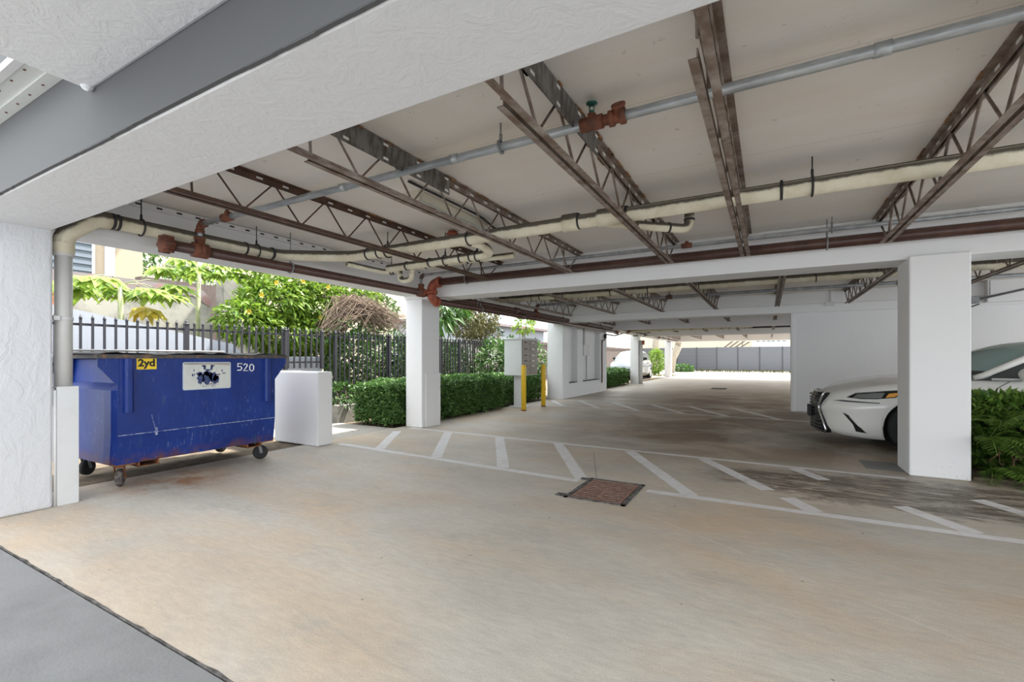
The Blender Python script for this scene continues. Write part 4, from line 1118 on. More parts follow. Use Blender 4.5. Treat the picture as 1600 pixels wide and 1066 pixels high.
def box_shell(x0, x1, y0, y1, z0, z1, lump=0.05):
    """a random point near the surface of a clipped hedge, with its outward direction"""
    def fn():
        while True:
            k = random.random()
            p = Vector((rnd(x0, x1), rnd(y0, y1), rnd(z0, z1)))
            if k < 0.30: p.z = z1 + rnd(-0.06, lump) + 0.04 * math.sin(p.y * 7) ; o = Vector((0, 0, 1))
            elif k < 0.62: p.x = x1 + rnd(-0.08, lump) + 0.03 * math.sin(p.y * 9 + p.z * 8); o = Vector((1, 0, 0.2))
            elif k < 0.72: p.x = x0 + rnd(-lump, 0.06); o = Vector((-1, 0, 0.2))
            elif k < 0.90: p.y = y0 + rnd(-lump, 0.08) + 0.03 * math.sin(p.x * 9 + p.z * 8); o = Vector((0, -1, 0.2))
            else: p.y = y1 + rnd(-0.06, lump); o = Vector((0, 1, 0.2))
            return p, o
    return fn

def hedge(label, x0, x1, y0, y1, h, n, mat=l_hedge, L=0.06, w=0.034):
    t = thing('hedge', label, 'hedge', ((x0 + x1) / 2, (y0 + y1) / 2, 0))
    b = MB(); leaf_cloud(b, box_shell(x0, x1, y0, y1, 0.04, h), n, L, w)
    for _ in range(n // 4):
        p = Vector((rnd(x0, x1), rnd(y0, y1), rnd(0.1, h))); b.leaf(p, rvec(), rvec(), L * 1.3, w * 1.4)
    b.build('foliage', mat, t)
    b = MB()
    for _ in range(int(26 * (y1 - y0) + 10)):
        x, y = rnd(x0 + 0.08, x1 - 0.08), rnd(y0 + 0.08, y1 - 0.08)
        b.tube([(x, y, -0.02), (x + rnd(-.1, .1), y + rnd(-.1, .1), h * 0.5), (x + rnd(-.15, .15), y + rnd(-.15, .15), h * 0.92)], [0.012, 0.008, 0.003], 5)
    b.build('stems', m_bark_dark, t)
    return t
hedge('clipped green hedge at the garden pillar, on the dumpster side', -7.45, -6.44, 6.78, 7.60, 0.80, 8500, l_hedge, 0.075, 0.045)
hedge('long clipped green hedge running from the garden pillar to the mailbox', -7.35, -6.30, 7.75, 10.8, 0.82, 15000, l_hedge, 0.08, 0.05)
hedge('low green hedge between the recessed block and the third garden pillar', -7.6, -6.45, 19.3, 24.2, 0.72, 6500, l_hedge, 0.14, 0.075)
hedge('short hedge between the mailbox pedestal and the recessed block', -7.4, -6.55, 11.2, 14.0, 0.80, 7000, l_hedge, 0.09, 0.055)

def blob_fn(c, r, shell=0.55):
    c, r = Vector(c), Vector(r)
    def fn():
        d = rvec(); k = shell + (1 - shell) * random.random() ** 0.5
        return Vector((c.x + d.x * r.x * k, c.y + d.y * r.y * k, c.z + d.z * r.z * k)), d
    return fn

def bush(name, label, cat, base, blobs, mat, L, w, stems=8, mat_s=m_bark_dark, bias=(0, 0, 0.2), extra=None, fold=0.2, droop=0.15, group=None):
    t = thing(name, label, cat, base, group)
    b = MB()
    for c, r, n in blobs: leaf_cloud(b, blob_fn(c, r), n, L, w, bias, fold, droop)
    b.build('foliage', mat, t)
    b = MB()
    for i in range(stems):
        c, r, n = blobs[i % len(blobs)]
        e = Vector(c) + Vector((rnd(-.5, .5) * r[0], rnd(-.5, .5) * r[1], rnd(-.2, .5) * r[2]))
        s = Vector(base) + Vector((rnd(-.15, .15), rnd(-.15, .15), 0))
        b.tube([s, s.lerp(e, 0.5) + Vector((rnd(-.1, .1), rnd(-.1, .1), 0.1)), e], [0.03, 0.02, 0.008], 6)
    b.build('branches', mat_s, t)
    if extra: extra(t)
    return t

# sprawling yellow-flowered shrub behind the iron fence
def flowers(pts, r=0.06):
    def fn(t):
        for p in pts:
            b = MB(); p = Vector(p)
            for k in range(6):
                a = k * math.pi / 3; d = Vector((0.55, math.cos(a) * 0.9, math.sin(a) * 0.9))
                b.leaf(p, d, Vector((1, 0, 0)), r * 1.2, r * 0.9, 0.1)
            b.build('flower', l_flower, t)
    return fn
bush('flowering_shrub', 'bright lime-green shrub with yellow flowers spilling over the iron fence', 'shrub', (-9.6, 6.8, 0),
     [((-9.4, 6.3, 2.55), (0.6, 0.8, 0.55), 1500), ((-9.3, 7.4, 2.6), (0.6, 0.9, 0.6), 1700), ((-9.2, 5.6, 2.1), (0.5, 0.6, 0.42), 900), ((-9.3, 6.7, 1.95), (0.55, 1.2, 0.5), 1600), ((-9.7, 6.9, 3.1), (0.6, 1.1, 0.4), 1200), ((-9.3, 8.3, 2.95), (0.5, 0.9, 0.4), 900), ((-9.5, 7.0, 1.2), (0.5, 1.3, 0.6), 300)],
     l_lime, 0.18, 0.068, 14, m_bark_dark, (0.2, 0, -0.15), flowers([(-8.85, 5.95, 2.9), (-8.8, 5.6, 2.6), (-8.75, 6.5, 3.0), (-8.7, 6.9, 2.25), (-8.75, 7.6, 2.45), (-8.8, 5.35, 2.25), (-8.7, 7.1, 2.95)]), 0.2, 0.2)

# tangle of dry vines over the fence
t = thing('dry_vine', 'brown leafless vine tangle arching over the iron fence', 'vine', (-8.6, 7.8, 0))
b = MB()
for i in range(330):
    k = i % 3
    y0 = 7.65 + rnd(-0.5, 0.6)
    top = Vector((-8.6 + rnd(-0.25, 0.3), y0, 2.55 + rnd(-0.15, 0.32) - abs(y0 - 7.7) * 0.15))
    if k == 0: e = Vector((-8.45 + rnd(-.2, .2), rnd(6.6, 7.3), rnd(1.75, 2.05)))
    elif k == 1: e = Vector((-8.45 + rnd(-.2, .2), rnd(7.9, 8.9), rnd(1.85, 2.5)))
    else: e = Vector((-8.5 + rnd(-.2, .2), rnd(8.6, 9.6), rnd(2.0, 2.5)))
    m = top.lerp(e, 0.5) + Vector((rnd(-.05, .12), rnd(-.1, .1), rnd(0.0, 0.16)))
    b.tube([top, m, e], [0.008, 0.007, 0.004], 4, False)
for i in range(120):
    p = Vector((-8.6 + rnd(-.3, .3), rnd(7.0, 8.7), rnd(2.1, 2.75)))
    b.tube([p, p + rvec() * 0.2, p + rvec() * 0.45], 0.005, 4, False)
b.build('stems', m_twig, t)
b = MB()
leaf_cloud(b, blob_fn((-8.4, 7.3, 2.05), (0.12, 0.30, 0.22)), 110, 0.12, 0.07, (0.3, 0, -0.4))
leaf_cloud(b, blob_fn((-8.35, 6.75, 1.85), (0.10, 0.35, 0.14)), 70, 0.11, 0.065, (0.3, 0, -0.4))
leaf_cloud(b, blob_fn((-8.5, 8.2, 2.0), (0.2, 0.4, 0.15)), 60, 0.10, 0.06, (0.3, 0, -0.4))
b.build('foliage', l_mid, t)
# undergrowth seen through the fence
bush('garden_shrub', 'thin green shrub seen through the iron fence beneath the dry vines', 'shrub', (-9.6, 9.6, 0),
     [((-9.3, 8.2, 1.2), (0.5, 0.9, 0.8), 1000), ((-9.4, 9.6, 1.4), (0.5, 0.9, 0.9), 1000), ((-9.3, 10.9, 1.0), (0.5, 0.9, 0.7), 700), ((-9.1, 7.2, 0.8), (0.4, 0.7, 0.6), 400), ((-9.5, 9.2, 2.7), (0.5, 0.9, 0.45), 800), ((-9.4, 12.0, 1.1), (0.5, 0.8, 0.9), 800), ((-9.4, 13.2, 1.0), (0.5, 0.8, 0.9), 800)], l_mid, 0.15, 0.06, 14)
bush('undergrowth_shrub', 'dark green thicket filling the yard at the back of the iron fence', 'shrub', (-11.0, 11.0, 0),
     [((-11.0, 8.4, 1.0), (0.5, 1.2, 1.1), 900), ((-11.1, 10.4, 1.1), (0.5, 1.2, 1.2), 900), ((-11.0, 12.4, 1.0), (0.5, 1.2, 1.1), 900), ((-11.1, 14.6, 1.0), (0.5, 1.3, 1.0), 800)], l_dark, 0.26, 0.13, 12)
bush('weedy_plant', 'small green weed at the foot of the iron fence behind the stub wall', 'plant', (-8.0, 6.9, 0.0),
     [((-8.0, 6.95, 0.55), (0.22, 0.3, 0.28), 130), ((-8.05, 7.3, 0.45), (0.2, 0.25, 0.2), 80)], l_mid, 0.14, 0.055, 6)
bush('garden_tree', 'big-leaved tree over the iron fence just behind the garden pillar', 'tree', (-9.0, 11.5, 0),
     [((-8.8, 11.1, 2.75), (0.5, 0.7, 0.5), 130), ((-8.9, 10.6, 2.3), (0.4, 0.5, 0.4), 60), ((-9.0, 12.0, 3.1), (0.5, 0.7, 0.4), 110)], l_mid, 0.42, 0.12, 7, m_bark_dark, (0.1, 0, -0.7), None, 0.2, 0.25)
bush('olive_tree', 'olive-brown bushy tree between the garden pillar and the mailbox', 'tree', (-9.4, 14.0, 0),
     [((-9.2, 13.3, 2.7), (0.6, 0.9, 0.7), 1700), ((-9.3, 14.4, 2.9), (0.6, 0.8, 0.8), 1500), ((-9.2, 14.6, 2.1), (0.5, 0.6, 0.5), 300)], l_olive, 0.13, 0.05, 8, m_bark_dark, (0, 0, -0.3))
bush('dark_shrub', 'dark leafy shrub at the back of the olive-brown tree', 'shrub', (-10.0, 15.6, 0),
     [((-9.6, 15.2, 2.3), (0.6, 0.9, 0.6), 520), ((-9.9, 15.7, 3.1), (0.5, 0.9, 0.5), 320)], l_dark, 0.16, 0.07, 8)
bush('broadleaf_shrub', 'glossy green broadleaf shrub standing behind the mailbox', 'shrub', (-7.8, 13.0, 0),
     [((-7.6, 12.6, 1.2), (0.5, 0.7, 0.75), 620), ((-7.7, 14.0, 1.3), (0.5, 0.8, 0.75), 620), ((-7.6, 15.2, 1.3), (0.5, 0.7, 0.7), 420)], l_mid, 0.19, 0.09, 10)
bush('garden_shrub', 'lime sprig of leaves showing above the roofless wall past the mailbox', 'shrub', (-10.5, 20.0, 0),
     [((-10.3, 19.8, 2.95), (0.4, 0.6, 0.4), 140)], l_lime, 0.3, 0.14, 4)
bush('far_bush', 'yellow-green bush at the lot edge before the last garden pillar', 'shrub', (-7.9, 38.0, 0),
     [((-7.85, 38.0, 1.1), (0.55, 1.0, 0.95), 600)], l_lime, 0.32, 0.14, 6)
bush('far_plant', 'low dark green plant at the foot of the pale forked tree', 'plant', (-7.6, 48.2, 0),
     [((-7.5, 48.2, 0.35), (1.1, 0.8, 0.35), 380)], l_mid, 0.3, 0.18, 6)
bush('yellow_plant', 'small yellow plant beside the parked hatchback', 'plant', (-8.6, 23.0, 0),
     [((-8.6, 23.0, 0.95), (0.2, 0.2, 0.2), 50)], l_yellow, 0.12, 0.07, 3)
bush('backyard_tree', 'dense green treetop beyond the weathered wall near the cream house', 'tree', (-20, 9.4, 0),
     [((-20, 8.9, 4.3), (1.2, 1.0, 1.2), 800), ((-20.3, 10.2, 4.2), (1.2, 1.0, 1.0), 600)], l_mid, 0.22, 0.10, 10)

# weeds along the far fence
b = MB()
for _ in range(900):
    b.leaf(Vector((rnd(-9, 6), rnd(49.2, 50.2), 0)), Vector((rnd(-.5, .5), rnd(-.5, .1), 1)), rvec(), rnd(0.1, 0.4), rnd(0.03, 0.09))
for _ in range(300):
    b.leaf(Vector((rnd(-11, -5.9), rnd(34.6, 37.5), 0)), Vector((rnd(-.8, .8), rnd(-.8, .8), 0.8)), rvec(), rnd(0.1, 0.25), rnd(0.03, 0.07))
g = b.build('grass', l_olive, None); tag(g, 'scrubby weeds along the foot of the far grey fence', 'grass', None, 'stuff')
b = MB()
for _ in range(700):
    p = Vector((rnd(-8.2, -6.4), rnd(5.9, 12.8), -0.018)); b.leaf(p, Vector((rnd(-1, 1), rnd(-1, 1), rnd(0, .2))), Vector((0, 0, 1)), rnd(0.04, 0.09), rnd(0.02, 0.045))
g = b.build('fallen_leaves', l_dead, None); tag(g, 'dry fallen leaves on the soil under hedge and fence', 'fallen leaves', None, 'stuff')

# papaya trees beyond the boundary wall
def papaya(label, base, top, spread, n, yellow=None):
    t = thing('papaya_tree', label, 'tree', base)
    top, base = Vector(top), Vector(base)
    b = MB(); b.tube([base, base.lerp(top, 0.55) + Vector((0, -0.05, 0)), top], [0.06, 0.05, 0.035], 9); b.build('trunk', m_stalk, t)
    for i in range(n):
        a = 2 * math.pi * i / n + rnd(-.25, .25)
        d = Vector((math.cos(a), math.sin(a), rnd(-0.15, 0.35)))
        Lp = spread * rnd(0.75, 1.1); mat = l_papaya
        if yellow is not None and i == 0:
            d = Vector((0.5, 0.7, -0.75)); Lp = spread * 0.55; mat = l_yellow
        e = top + d * Lp + Vector((0, 0, -0.08))
        b = MB(); b.tube([top, top.lerp(e, 0.5) + Vector((0, 0, 0.09)), e], [0.010, 0.008, 0.006], 5)
        st = b.build('leaf_stalk', m_stalk, t)
        b = MB()
        f = Vector((d.x, d.y, 0)).normalized()
        s = Vector((-f.y, f.x, 0))
        for k in range(7):
            th = R(-135 + 45 * k)
            q = (f * math.cos(th) + s * math.sin(th) + Vector((0.25, 0, -0.35 - 0.3 * (mat is l_yellow)))).normalized()
            LL = spread * 0.68 * (1.0 - 0.25 * abs(k - 3) / 3)
            b.leaf(e, q, Vector((0.3, 0, 1)), LL, LL * 0.46, 0.12, 0.22)
            for sg in (-1, 1):
                b.leaf(e + q * LL * 0.35, (q + (s * math.cos(th) - f * math.sin(th)) * sg * 0.7).normalized(), Vector((0.3, 0, 1)), LL * 0.55, LL * 0.26, 0.12, 0.16)
        b.build('leaf', mat, st)
    return t
papaya('papaya tree with one yellowed leaf before the weathered wall', (-10, 3.95, -0.02), (-10, 3.78, 2.66), 0.72, 12, True)
papaya('taller papaya tree at the end of the weathered wall', (-10.3, 5.25, -0.02), (-10.3, 5.23, 3.16), 0.62, 11)

# ferns in the planter
t = thing('planter_fern', 'bushy green ferns growing beside the planter pillar', 'fern', (2.6, 7.2, 0))
crowns = [(2.18, 7.05, 0.05), (2.5, 7.0, 0.05), (2.85, 7.1, 0.05), (2.25, 7.35, 0.3), (2.65, 7.35, 0.35), (3.0, 7.4, 0.35), (2.3, 7.15, 0.55), (2.7, 7.12, 0.6), (3.05, 7.15, 0.55), (2.12, 7.02, 0.4), (2.45, 7.05, 0.35), (2.95, 7.0, 0.2)]
def frond(b, p, d, L):
    p = Vector(p); d = Vector(d).normalized(); pts = []
    n = 17
    for i in range(n + 1):
        k = i / n
        pts.append(p + d * L * k + Vector((0, 0, L * (0.75 * k - 0.95 * k * k))))
    b.tube(pts, 0.003, 4, False)
    s = d.cross(Vector((0, 0, 1))).normalized()
    for i in range(2, n + 1):
        k = i / n; w = L * 0.30 * math.sin(math.pi * min(1, 0.15 + 0.85 * k)) ** 0.7 + 0.012
        tn = (pts[i] - pts[i - 1]).normalized()
        for sg in (-1, 1): b.leaf(pts[i], (s * sg + tn * 0.35).normalized(), Vector((0, 0, 1)), w, 0.036, 0.1, 0.18)
for c in crowns:
    b = MB()
    for i in range(15):
        a = rnd(0, 2 * math.pi)
        dx, L_ = math.cos(a), rnd(0.32, 0.55)
        if c[0] + dx * L_ < 2.02: dx, L_ = abs(dx) * 0.5, L_ * 0.8
        frond(b, c, (dx, math.sin(a) - 0.25, rnd(0.0, 0.5)), L_)
    b.build('fronds', l_fern, t)
b = MB()
for _ in range(60):
    x, y = rnd(2.3, 3.0), rnd(7.0, 7.4); b.tube([(x, y, 0), (x + rnd(-.15, .15), y - 0.1, 0.2), (x + rnd(-.3, .3), y - rnd(0, .2), 0.42)], 0.004, 4, False)
b.build('old_stalks', l_dead, t)['label'] = 'reddish-brown old stalks'
t.location.z = 0
t = thing('planter_shrub', 'leafy green shrub behind the ferns along the parked sedan', 'shrub', (3.2, 7.6, 0))
b = MB(); leaf_cloud(b, box_shell(2.15, 5.0, 7.5, 7.85, 0.05, 0.84, 0.05), 6500, 0.13, 0.05, (0, -0.2, 0.2))
for _ in range(3000): b.leaf(Vector((rnd(2.2, 4.9), rnd(7.55, 7.8), rnd(0.1, 0.8))), rvec(), rvec(), 0.14, 0.07)
b.build('foliage', l_fern, t)
b = MB()
for _ in range(30):
    x, y = rnd(2.2, 4.9), rnd(7.4, 7.8); b.tube([(x, y, 0), (x, y, 0.4), (x + rnd(-.1, .1), y, 0.75)], [0.01, 0.008, 0.003], 5)
b.build('stems', m_bark_dark, t)
b = MB(); b.box(2.0, 6.0, 6.98, 7.9, -0.01, 0.03); struct('ground_planter', b, m_soil)

# far trees
def trunk_tree(label, pts, rs, crown, mat=m_bark, fork=None):
    t = thing('street_tree', label, 'tree', pts[0])
    b = MB(); b.tube(pts, rs, 10); b.build('trunk', mat, t)
    if fork:
        for fp, fr in fork:
            b = MB(); b.tube(fp, fr, 8); b.build('limb', mat, t)
    b = MB()
    for c, r, n in crown: leaf_cloud(b, blob_fn(c, r), n, 0.3, 0.14)
    b.build('crown', l_mid, t)
trunk_tree('pale forked tree trunk in front of the far grey fence', [(-7.9, 44.6, -0.01), (-7.7, 44.6, 1.3), (-7.2, 44.6, 2.5)], [0.36, 0.32, 0.34],
           [((-6.8, 44.6, 7.4), (2.2, 2.2, 1.3), 500)], m_bark, [([(-7.25, 44.6, 2.4), (-6.9, 44.5, 3.6), (-6.5, 44.5, 6.5)], [0.22, 0.2, 0.1]), ([(-7.25, 44.6, 2.4), (-7.4, 44.6, 4.0), (-7.5, 44.6, 6.5)], [0.22, 0.18, 0.1])])
trunk_tree('straight pale tree trunk between the third and last garden pillars', [(-8.85, 42.0, -0.01), (-8.7, 42.0, 2.0), (-8.5, 42.0, 6.0)], [0.34, 0.30, 0.26], [((-8.9, 42, 8.0), (1.6, 1.2, 1.2), 400)], m_bark)
trunk_tree('thick leaning tree trunk by the brown board fence', [(-11.3, 31.5, -0.02), (-11.0, 31.5, 1.8), (-10.3, 31.5, 4.0), (-9.9, 31.5, 6.0)], [0.34, 0.30, 0.32, 0.25], [((-9.6, 31.5, 7.6), (2, 2, 1.2), 400)],
           m_bark, [([(-10.9, 31.5, 2.2), (-11.3, 31.4, 3.6), (-11.8, 31.4, 6)], [0.2, 0.18, 0.1])])

# ------------------------------------------------------------------ garden walls, fences and houses
b = MB(); b.bbox(-8.55, -8.28, 1.2, 6.62, -0.05, 1.38, 0.015); struct('wall_garden', b, m_garden_white)
b = MB(); b.prism([(1.2, -0.05), (1.2, 2.28), (2.6, 2.12), (5.15, 1.62), (5.55, 1.2), (5.6, -0.05)], -9.15, -8.95, 'yz'); struct('wall_neighbour', b, m_garden_white)
b = MB(); b.bbox(-8.35, -7.85, 6.66, 7.25, -0.03, 0.36, 0.02); struct('garden_curb', b, m_curb)

def iron_fence(label, x, y0, y1, zb, zt, posts, dz=0.0, sp=0.13):
    t = thing('iron_fence', label, 'fence', (x, (y0 + y1) / 2, zb))
    n = int((y1 - y0) / sp)
    for i in range(n + 1):
        y = y0 + i * sp
        if any(abs(y - p) < 0.05 for p in posts): continue
        b = MB()
        b.bar((x, y, zb), (x, y, zt - 0.06), 0.026, 0.026)
        b.lathe([(0.014, -0.012), (0.022, 0.0), (0.022, 0.01), (0.0, 0.062)], (x, y, zt - 0.06), (0, 0, 1), 6)
        b.build('picket', m_iron, t)
    for z in (zt - 0.14, zb + 0.12):
        b = MB(); b.bar((x - 0.02, y0 - 0.05, z), (x - 0.02, y1 + 0.05, z), 0.02, 0.034); b.build('rail', m_iron, t)
    for p in posts:
        b = MB(); b.bar((x, p, zb - 0.02), (x, p, zt - 0.06), 0.062, 0.062)
        b.lathe([(0.045, 0), (0.045, 0.012), (0.02, 0.02), (0.028, 0.04), (0.02, 0.058), (0.0, 0.064)], (x, p, zt - 0.06), (0, 0, 1), 8); b.build('post', m_iron, t)
    return t
iron_fence('black spear-topped iron fence on the white garden wall behind the dumpster', -8.2, 1.62, 6.56, 1.15, 1.955, (3.97, 5.72, 6.56))
iron_fence('taller black spear-topped iron fence behind the clipped hedges', -8.2, 6.76, 13.3, 0.18, 1.955, (6.9, 8.53, 10.55, 11.5, 13.3))

prof = [(2.2, 3.06), (5.7, 3.04)] + [(5.95 + 0.40 * math.sin(R(18 * i)), 2.64 + 0.40 * math.cos(R(18 * i))) for i in range(6)]
b = MB(); b.prism([(2.2, 0.0)] + prof + [(6.35, 0.0)], -12.25, -12.0, 'yz'); struct('wall_weathered', b, m_oldwall)
inner = [(6.31, 2.62), (5.93, 2.84), (5.7, 2.82), (2.2, 2.84)]
b = MB(); b.prism([(y, z + 0.012) for y, z in prof] + inner, -12.27, -11.975, 'yz'); struct('wall_weathered_trim', b, m_oldcap)
b = MB(); b.bbox(-12.2, -11.9, 2.7, 3.62, 0, 2.72, 0.02); struct('wall_salmon', b, m_redpaint)
b = MB(); b.bbox(-11.9, -11.6, 6.42, 7.4, 0, 3.32, 0.03); struct('pillar_weathered', b, m_curb)
b = MB(); b.box(-14, -13.7, 5.6, 7.6, 1.5, 3.4); struct('wall_brown', b, m_woodfence)

def window_part(parent, x, y0, y1, z0, z1, louvres=0, axis='x', mats=(None, None)):
    f = MB()
    if axis == 'x':
        for (a, c, d, e) in ((y0 - .06, y1 + .06, z1, z1 + .07), (y0 - .06, y1 + .06, z0 - .07, z0), (y0 - .07, y0, z0, z1), (y1, y1 + .07, z0, z1)): f.box(x - 0.02, x + 0.05, a, c, d, e)
    else:
        for (a, c, d, e) in ((y0 - .06, y1 + .06, z1, z1 + .07), (y0 - .06, y1 + .06, z0 - .07, z0), (y0 - .07, y0, z0, z1), (y1, y1 + .07, z0, z1)): f.box(a, c, x - 0.05, x + 0.02, d, e)
    fr = f.build('window', m_trimw, parent)
    p = MB()
    if axis == 'x': p.box(x - 0.01, x + 0.012, y0, y1, z0, z1)
    else: p.box(y0, y1, x - 0.012, x + 0.01, z0, z1)
    p.build('pane', m_pane, fr)
    if louvres:
        p = MB()
        for k in range(louvres):
            zz = z0 + (k + 0.5) * (z1 - z0) / louvres
            p.add([(x + 0.012, y0, zz + 0.06), (x + 0.012, y1, zz + 0.06), (x + 0.07, y1, zz - 0.06), (x + 0.07, y0, zz - 0.06)], [(0, 1, 2, 3)])
        p.build('louvres', M('jalousie_glass', (0.20, 0.23, 0.26), 0.2), fr)
t = thing('cream_house', 'cream house with louvred window beyond the weathered wall', 'house', (-18, 4, 0))
b = MB(); b.box(-21, -17, -2, 7.0, 0, 6.0); b.build('wall', m_house, t)
window_part(t, -17, 4.0, 5.75, 3.4, 4.95, 8)
b = MB(); b.box(-17.0, -16.94, 6.05, 6.28, 2.5, 6.0); b.build('corner_board', m_trimw, t)
b = MB(); b.box(-21.4, -16.5, -2.4, 7.3, 6.0, 6.15); b.build('roof', m_roof, t)
t = thing('backyard_house', 'pale house with slatted balcony glimpsed over the flowering shrub', 'house', (-24, 13, 0))
b = MB(); b.box(-29, -24, 9.5, 30, 0, 6.0); b.build('wall', m_house2, t)
b = MB()
for i in range(40): b.box(-23.8, -23.76, 9.6 + i * 0.12, 9.65 + i * 0.12, 4.6, 5.6)
b.box(-23.84, -23.74, 9.5, 14.5, 5.6, 5.68); b.box(-23.84, -23.74, 9.5, 14.5, 4.52, 4.6); b.build('balcony_rail', m_trimw, t)
b = MB(); b.box(-24, -22.6, 9.5, 18, 3.4, 3.55); b.build('awning', m_oldcap, t)
t = thing('garden_outbuilding', 'low grey outbuilding with plain roof seen over the mailbox', 'building', (-15, 22, 0))
b = MB(); b.box(-18, -14.5, 19.0, 31, 0, 3.3); b.build('wall', m_garden_white, t)
b = MB(); b.box(-18.3, -14.1, 18.7, 31.3, 3.3, 3.45); b.build('roof', m_oldcap, t)
t = thing('board_fence', 'weathered board fence behind the mailbox with a wire along its top', 'fence', (-12.5, 19, 0))
b = MB()
for i in range(60): b.box(-12.52, -12.49, 15 + i * 0.155, 15.14 + i * 0.155, 0, 2.15 + rnd(-0.05, 0.05))
b.build('boards', m_curb, t)
b = MB(); b.tube([(-12.45, 15, 2.45), (-12.45, 24.4, 2.45)], 0.012, 6); b.tube([(-12.45, 15, 2.2), (-12.45, 24.4, 2.2)], 0.02, 6); b.build('top_wire', m_galv_dark, t)
for y in (15.1, 18.2, 21.3, 24.3):
    b = MB(); b.tube([(-12.45, y, 0), (-12.45, y, 2.5)], 0.03, 8); b.build('post', m_galv_dark, t)

t = thing('board_fence', 'brown upright board fence behind the parked hatchback', 'fence', (-12.5, 36, 0))
b = MB()
for i in range(46): b.box(-12.5 + rnd(0, .01), -12.46, 25 + i * 0.5, 25.485 + i * 0.5, 0, 2.35 + rnd(-0.02, 0.02))
b.build('boards', m_woodfence, t)
b = MB(); b.box(-12.47, -12.42, 25, 48, 2.2, 2.28); b.build('rail', m_woodfence, t)

# far slatted fence, one thing per panel run
FY = 50.6
t = thing('slat_fence', 'long grey horizontal-slat fence closing the far lot', 'fence', (-2, FY, 0))
for k in range(16):
    x0 = -14.0 + k * 1.9
    b = MB()
    for i in range(15): b.box(x0 + 0.04, x0 + 1.86, FY, FY + 0.03, 0.10 + i * 0.158, 0.10 + i * 0.158 + (0.128 if x0 < -4.5 or x0 > 9 else 0.150))
    b.build('slat_panel', m_farfence, t)
    b = MB(); b.box(x0 - 0.05, x0 + 0.05, FY - 0.03, FY + 0.06, 0, 2.48); b.build('post', m_farfence2, t)
b = MB(); b.box(-15, 16.4, FY + 0.031, FY + 0.05, 0.1, 2.42); b.build('backing', m_farfence2, t)
t = thing('metal_stair', 'dark stair stringers showing above the far grey fence', 'stairs', (-4.2, 60, 0))
for px in (-4.6, -2.6):
    b = MB(); b.bar((px, 59.9, 0), (px, 59.9, 2.5 if px < -4 else 3.6), 0.08, 0.08); b.build('post', m_roof, t)
b = MB()
for k in range(4): b.bar((-4.9 + k * 0.55, 59.7, 2.3), (-2.9 + k * 0.35, 59.7, 3.9 - k * 0.22), 0.06, 0.14)
b.build('stringers', m_roof, t)
b = MB()
for k in range(8): b.bar((-4.7 + k * 0.24, 59.9, 2.45 + k * 0.18), (-3.9 + k * 0.24, 59.9, 2.45 + k * 0.18), 0.3, 0.05)
b.build('treads', m_house2, t)
t = thing('far_apartments', 'cream apartment house with white windows beyond the far grey fence', 'building', (-2, 66, 0))
b = MB(); b.box(-16, 14, 62, 70, 0, 7); b.build('wall', m_house2, t)
b = MB(); b.box(-1.7, 2.2, 61.9, 62, 2.6, 4.2); b.build('white_bay', m_trimw, t)
for k, x in enumerate((-1.2, -0.6, -0.1, 0.35, 0.9, 1.45)): window_part(t, 61.9, x, x + 0.34, 3.3, 3.95, 0, 'y')
t = thing('white_building', 'white building with a dark slit window behind the brown fence', 'building', (-16, 45, 0))
b = MB(); b.box(-22, -14.6, 40, 58, 0, 8); b.build('wall', m_trimw, t)
b = MB(); b.box(-17.1, -16.8, 39.95, 40.01, 2.4, 4.6); b.build('slit_window', m_slot, t)
b = MB(); b.tube([(-11.05, 52, 0), (-11.05, 52, 8)], 0.15, 10); o = b.build('utility_pole', m_drain_grey); tag(o, 'grey utility pole above the far fence beside the straight tree', 'pole')

# ------------------------------------------------------------------ cars
def interp(tab, x):
    """smooth interpolation through a table of (x, value)"""
    if x <= tab[0][0]: return tab[0][1]
    for i in range(len(tab) - 1):
        if x <= tab[i + 1][0]:
            (x0, a), (x1, c) = tab[i], tab[i + 1]
            k = (x - x0) / (x1 - x0)
            m0 = (c - tab[i - 1][1]) / (x1 - tab[i - 1][0]) if i > 0 else (c - a) / (x1 - x0)
            m1 = (tab[i + 2][1] - a) / (tab[i + 2][0] - x0) if i + 2 < len(tab) else (c - a) / (x1 - x0)
            h = x1 - x0
            return (2*k**3 - 3*k**2 + 1) * a + (k**3 - 2*k**2 + k) * h * m0 + (-2*k**3 + 3*k**2) * c + (k**3 - k**2) * h * m1
    return tab[-1][1]

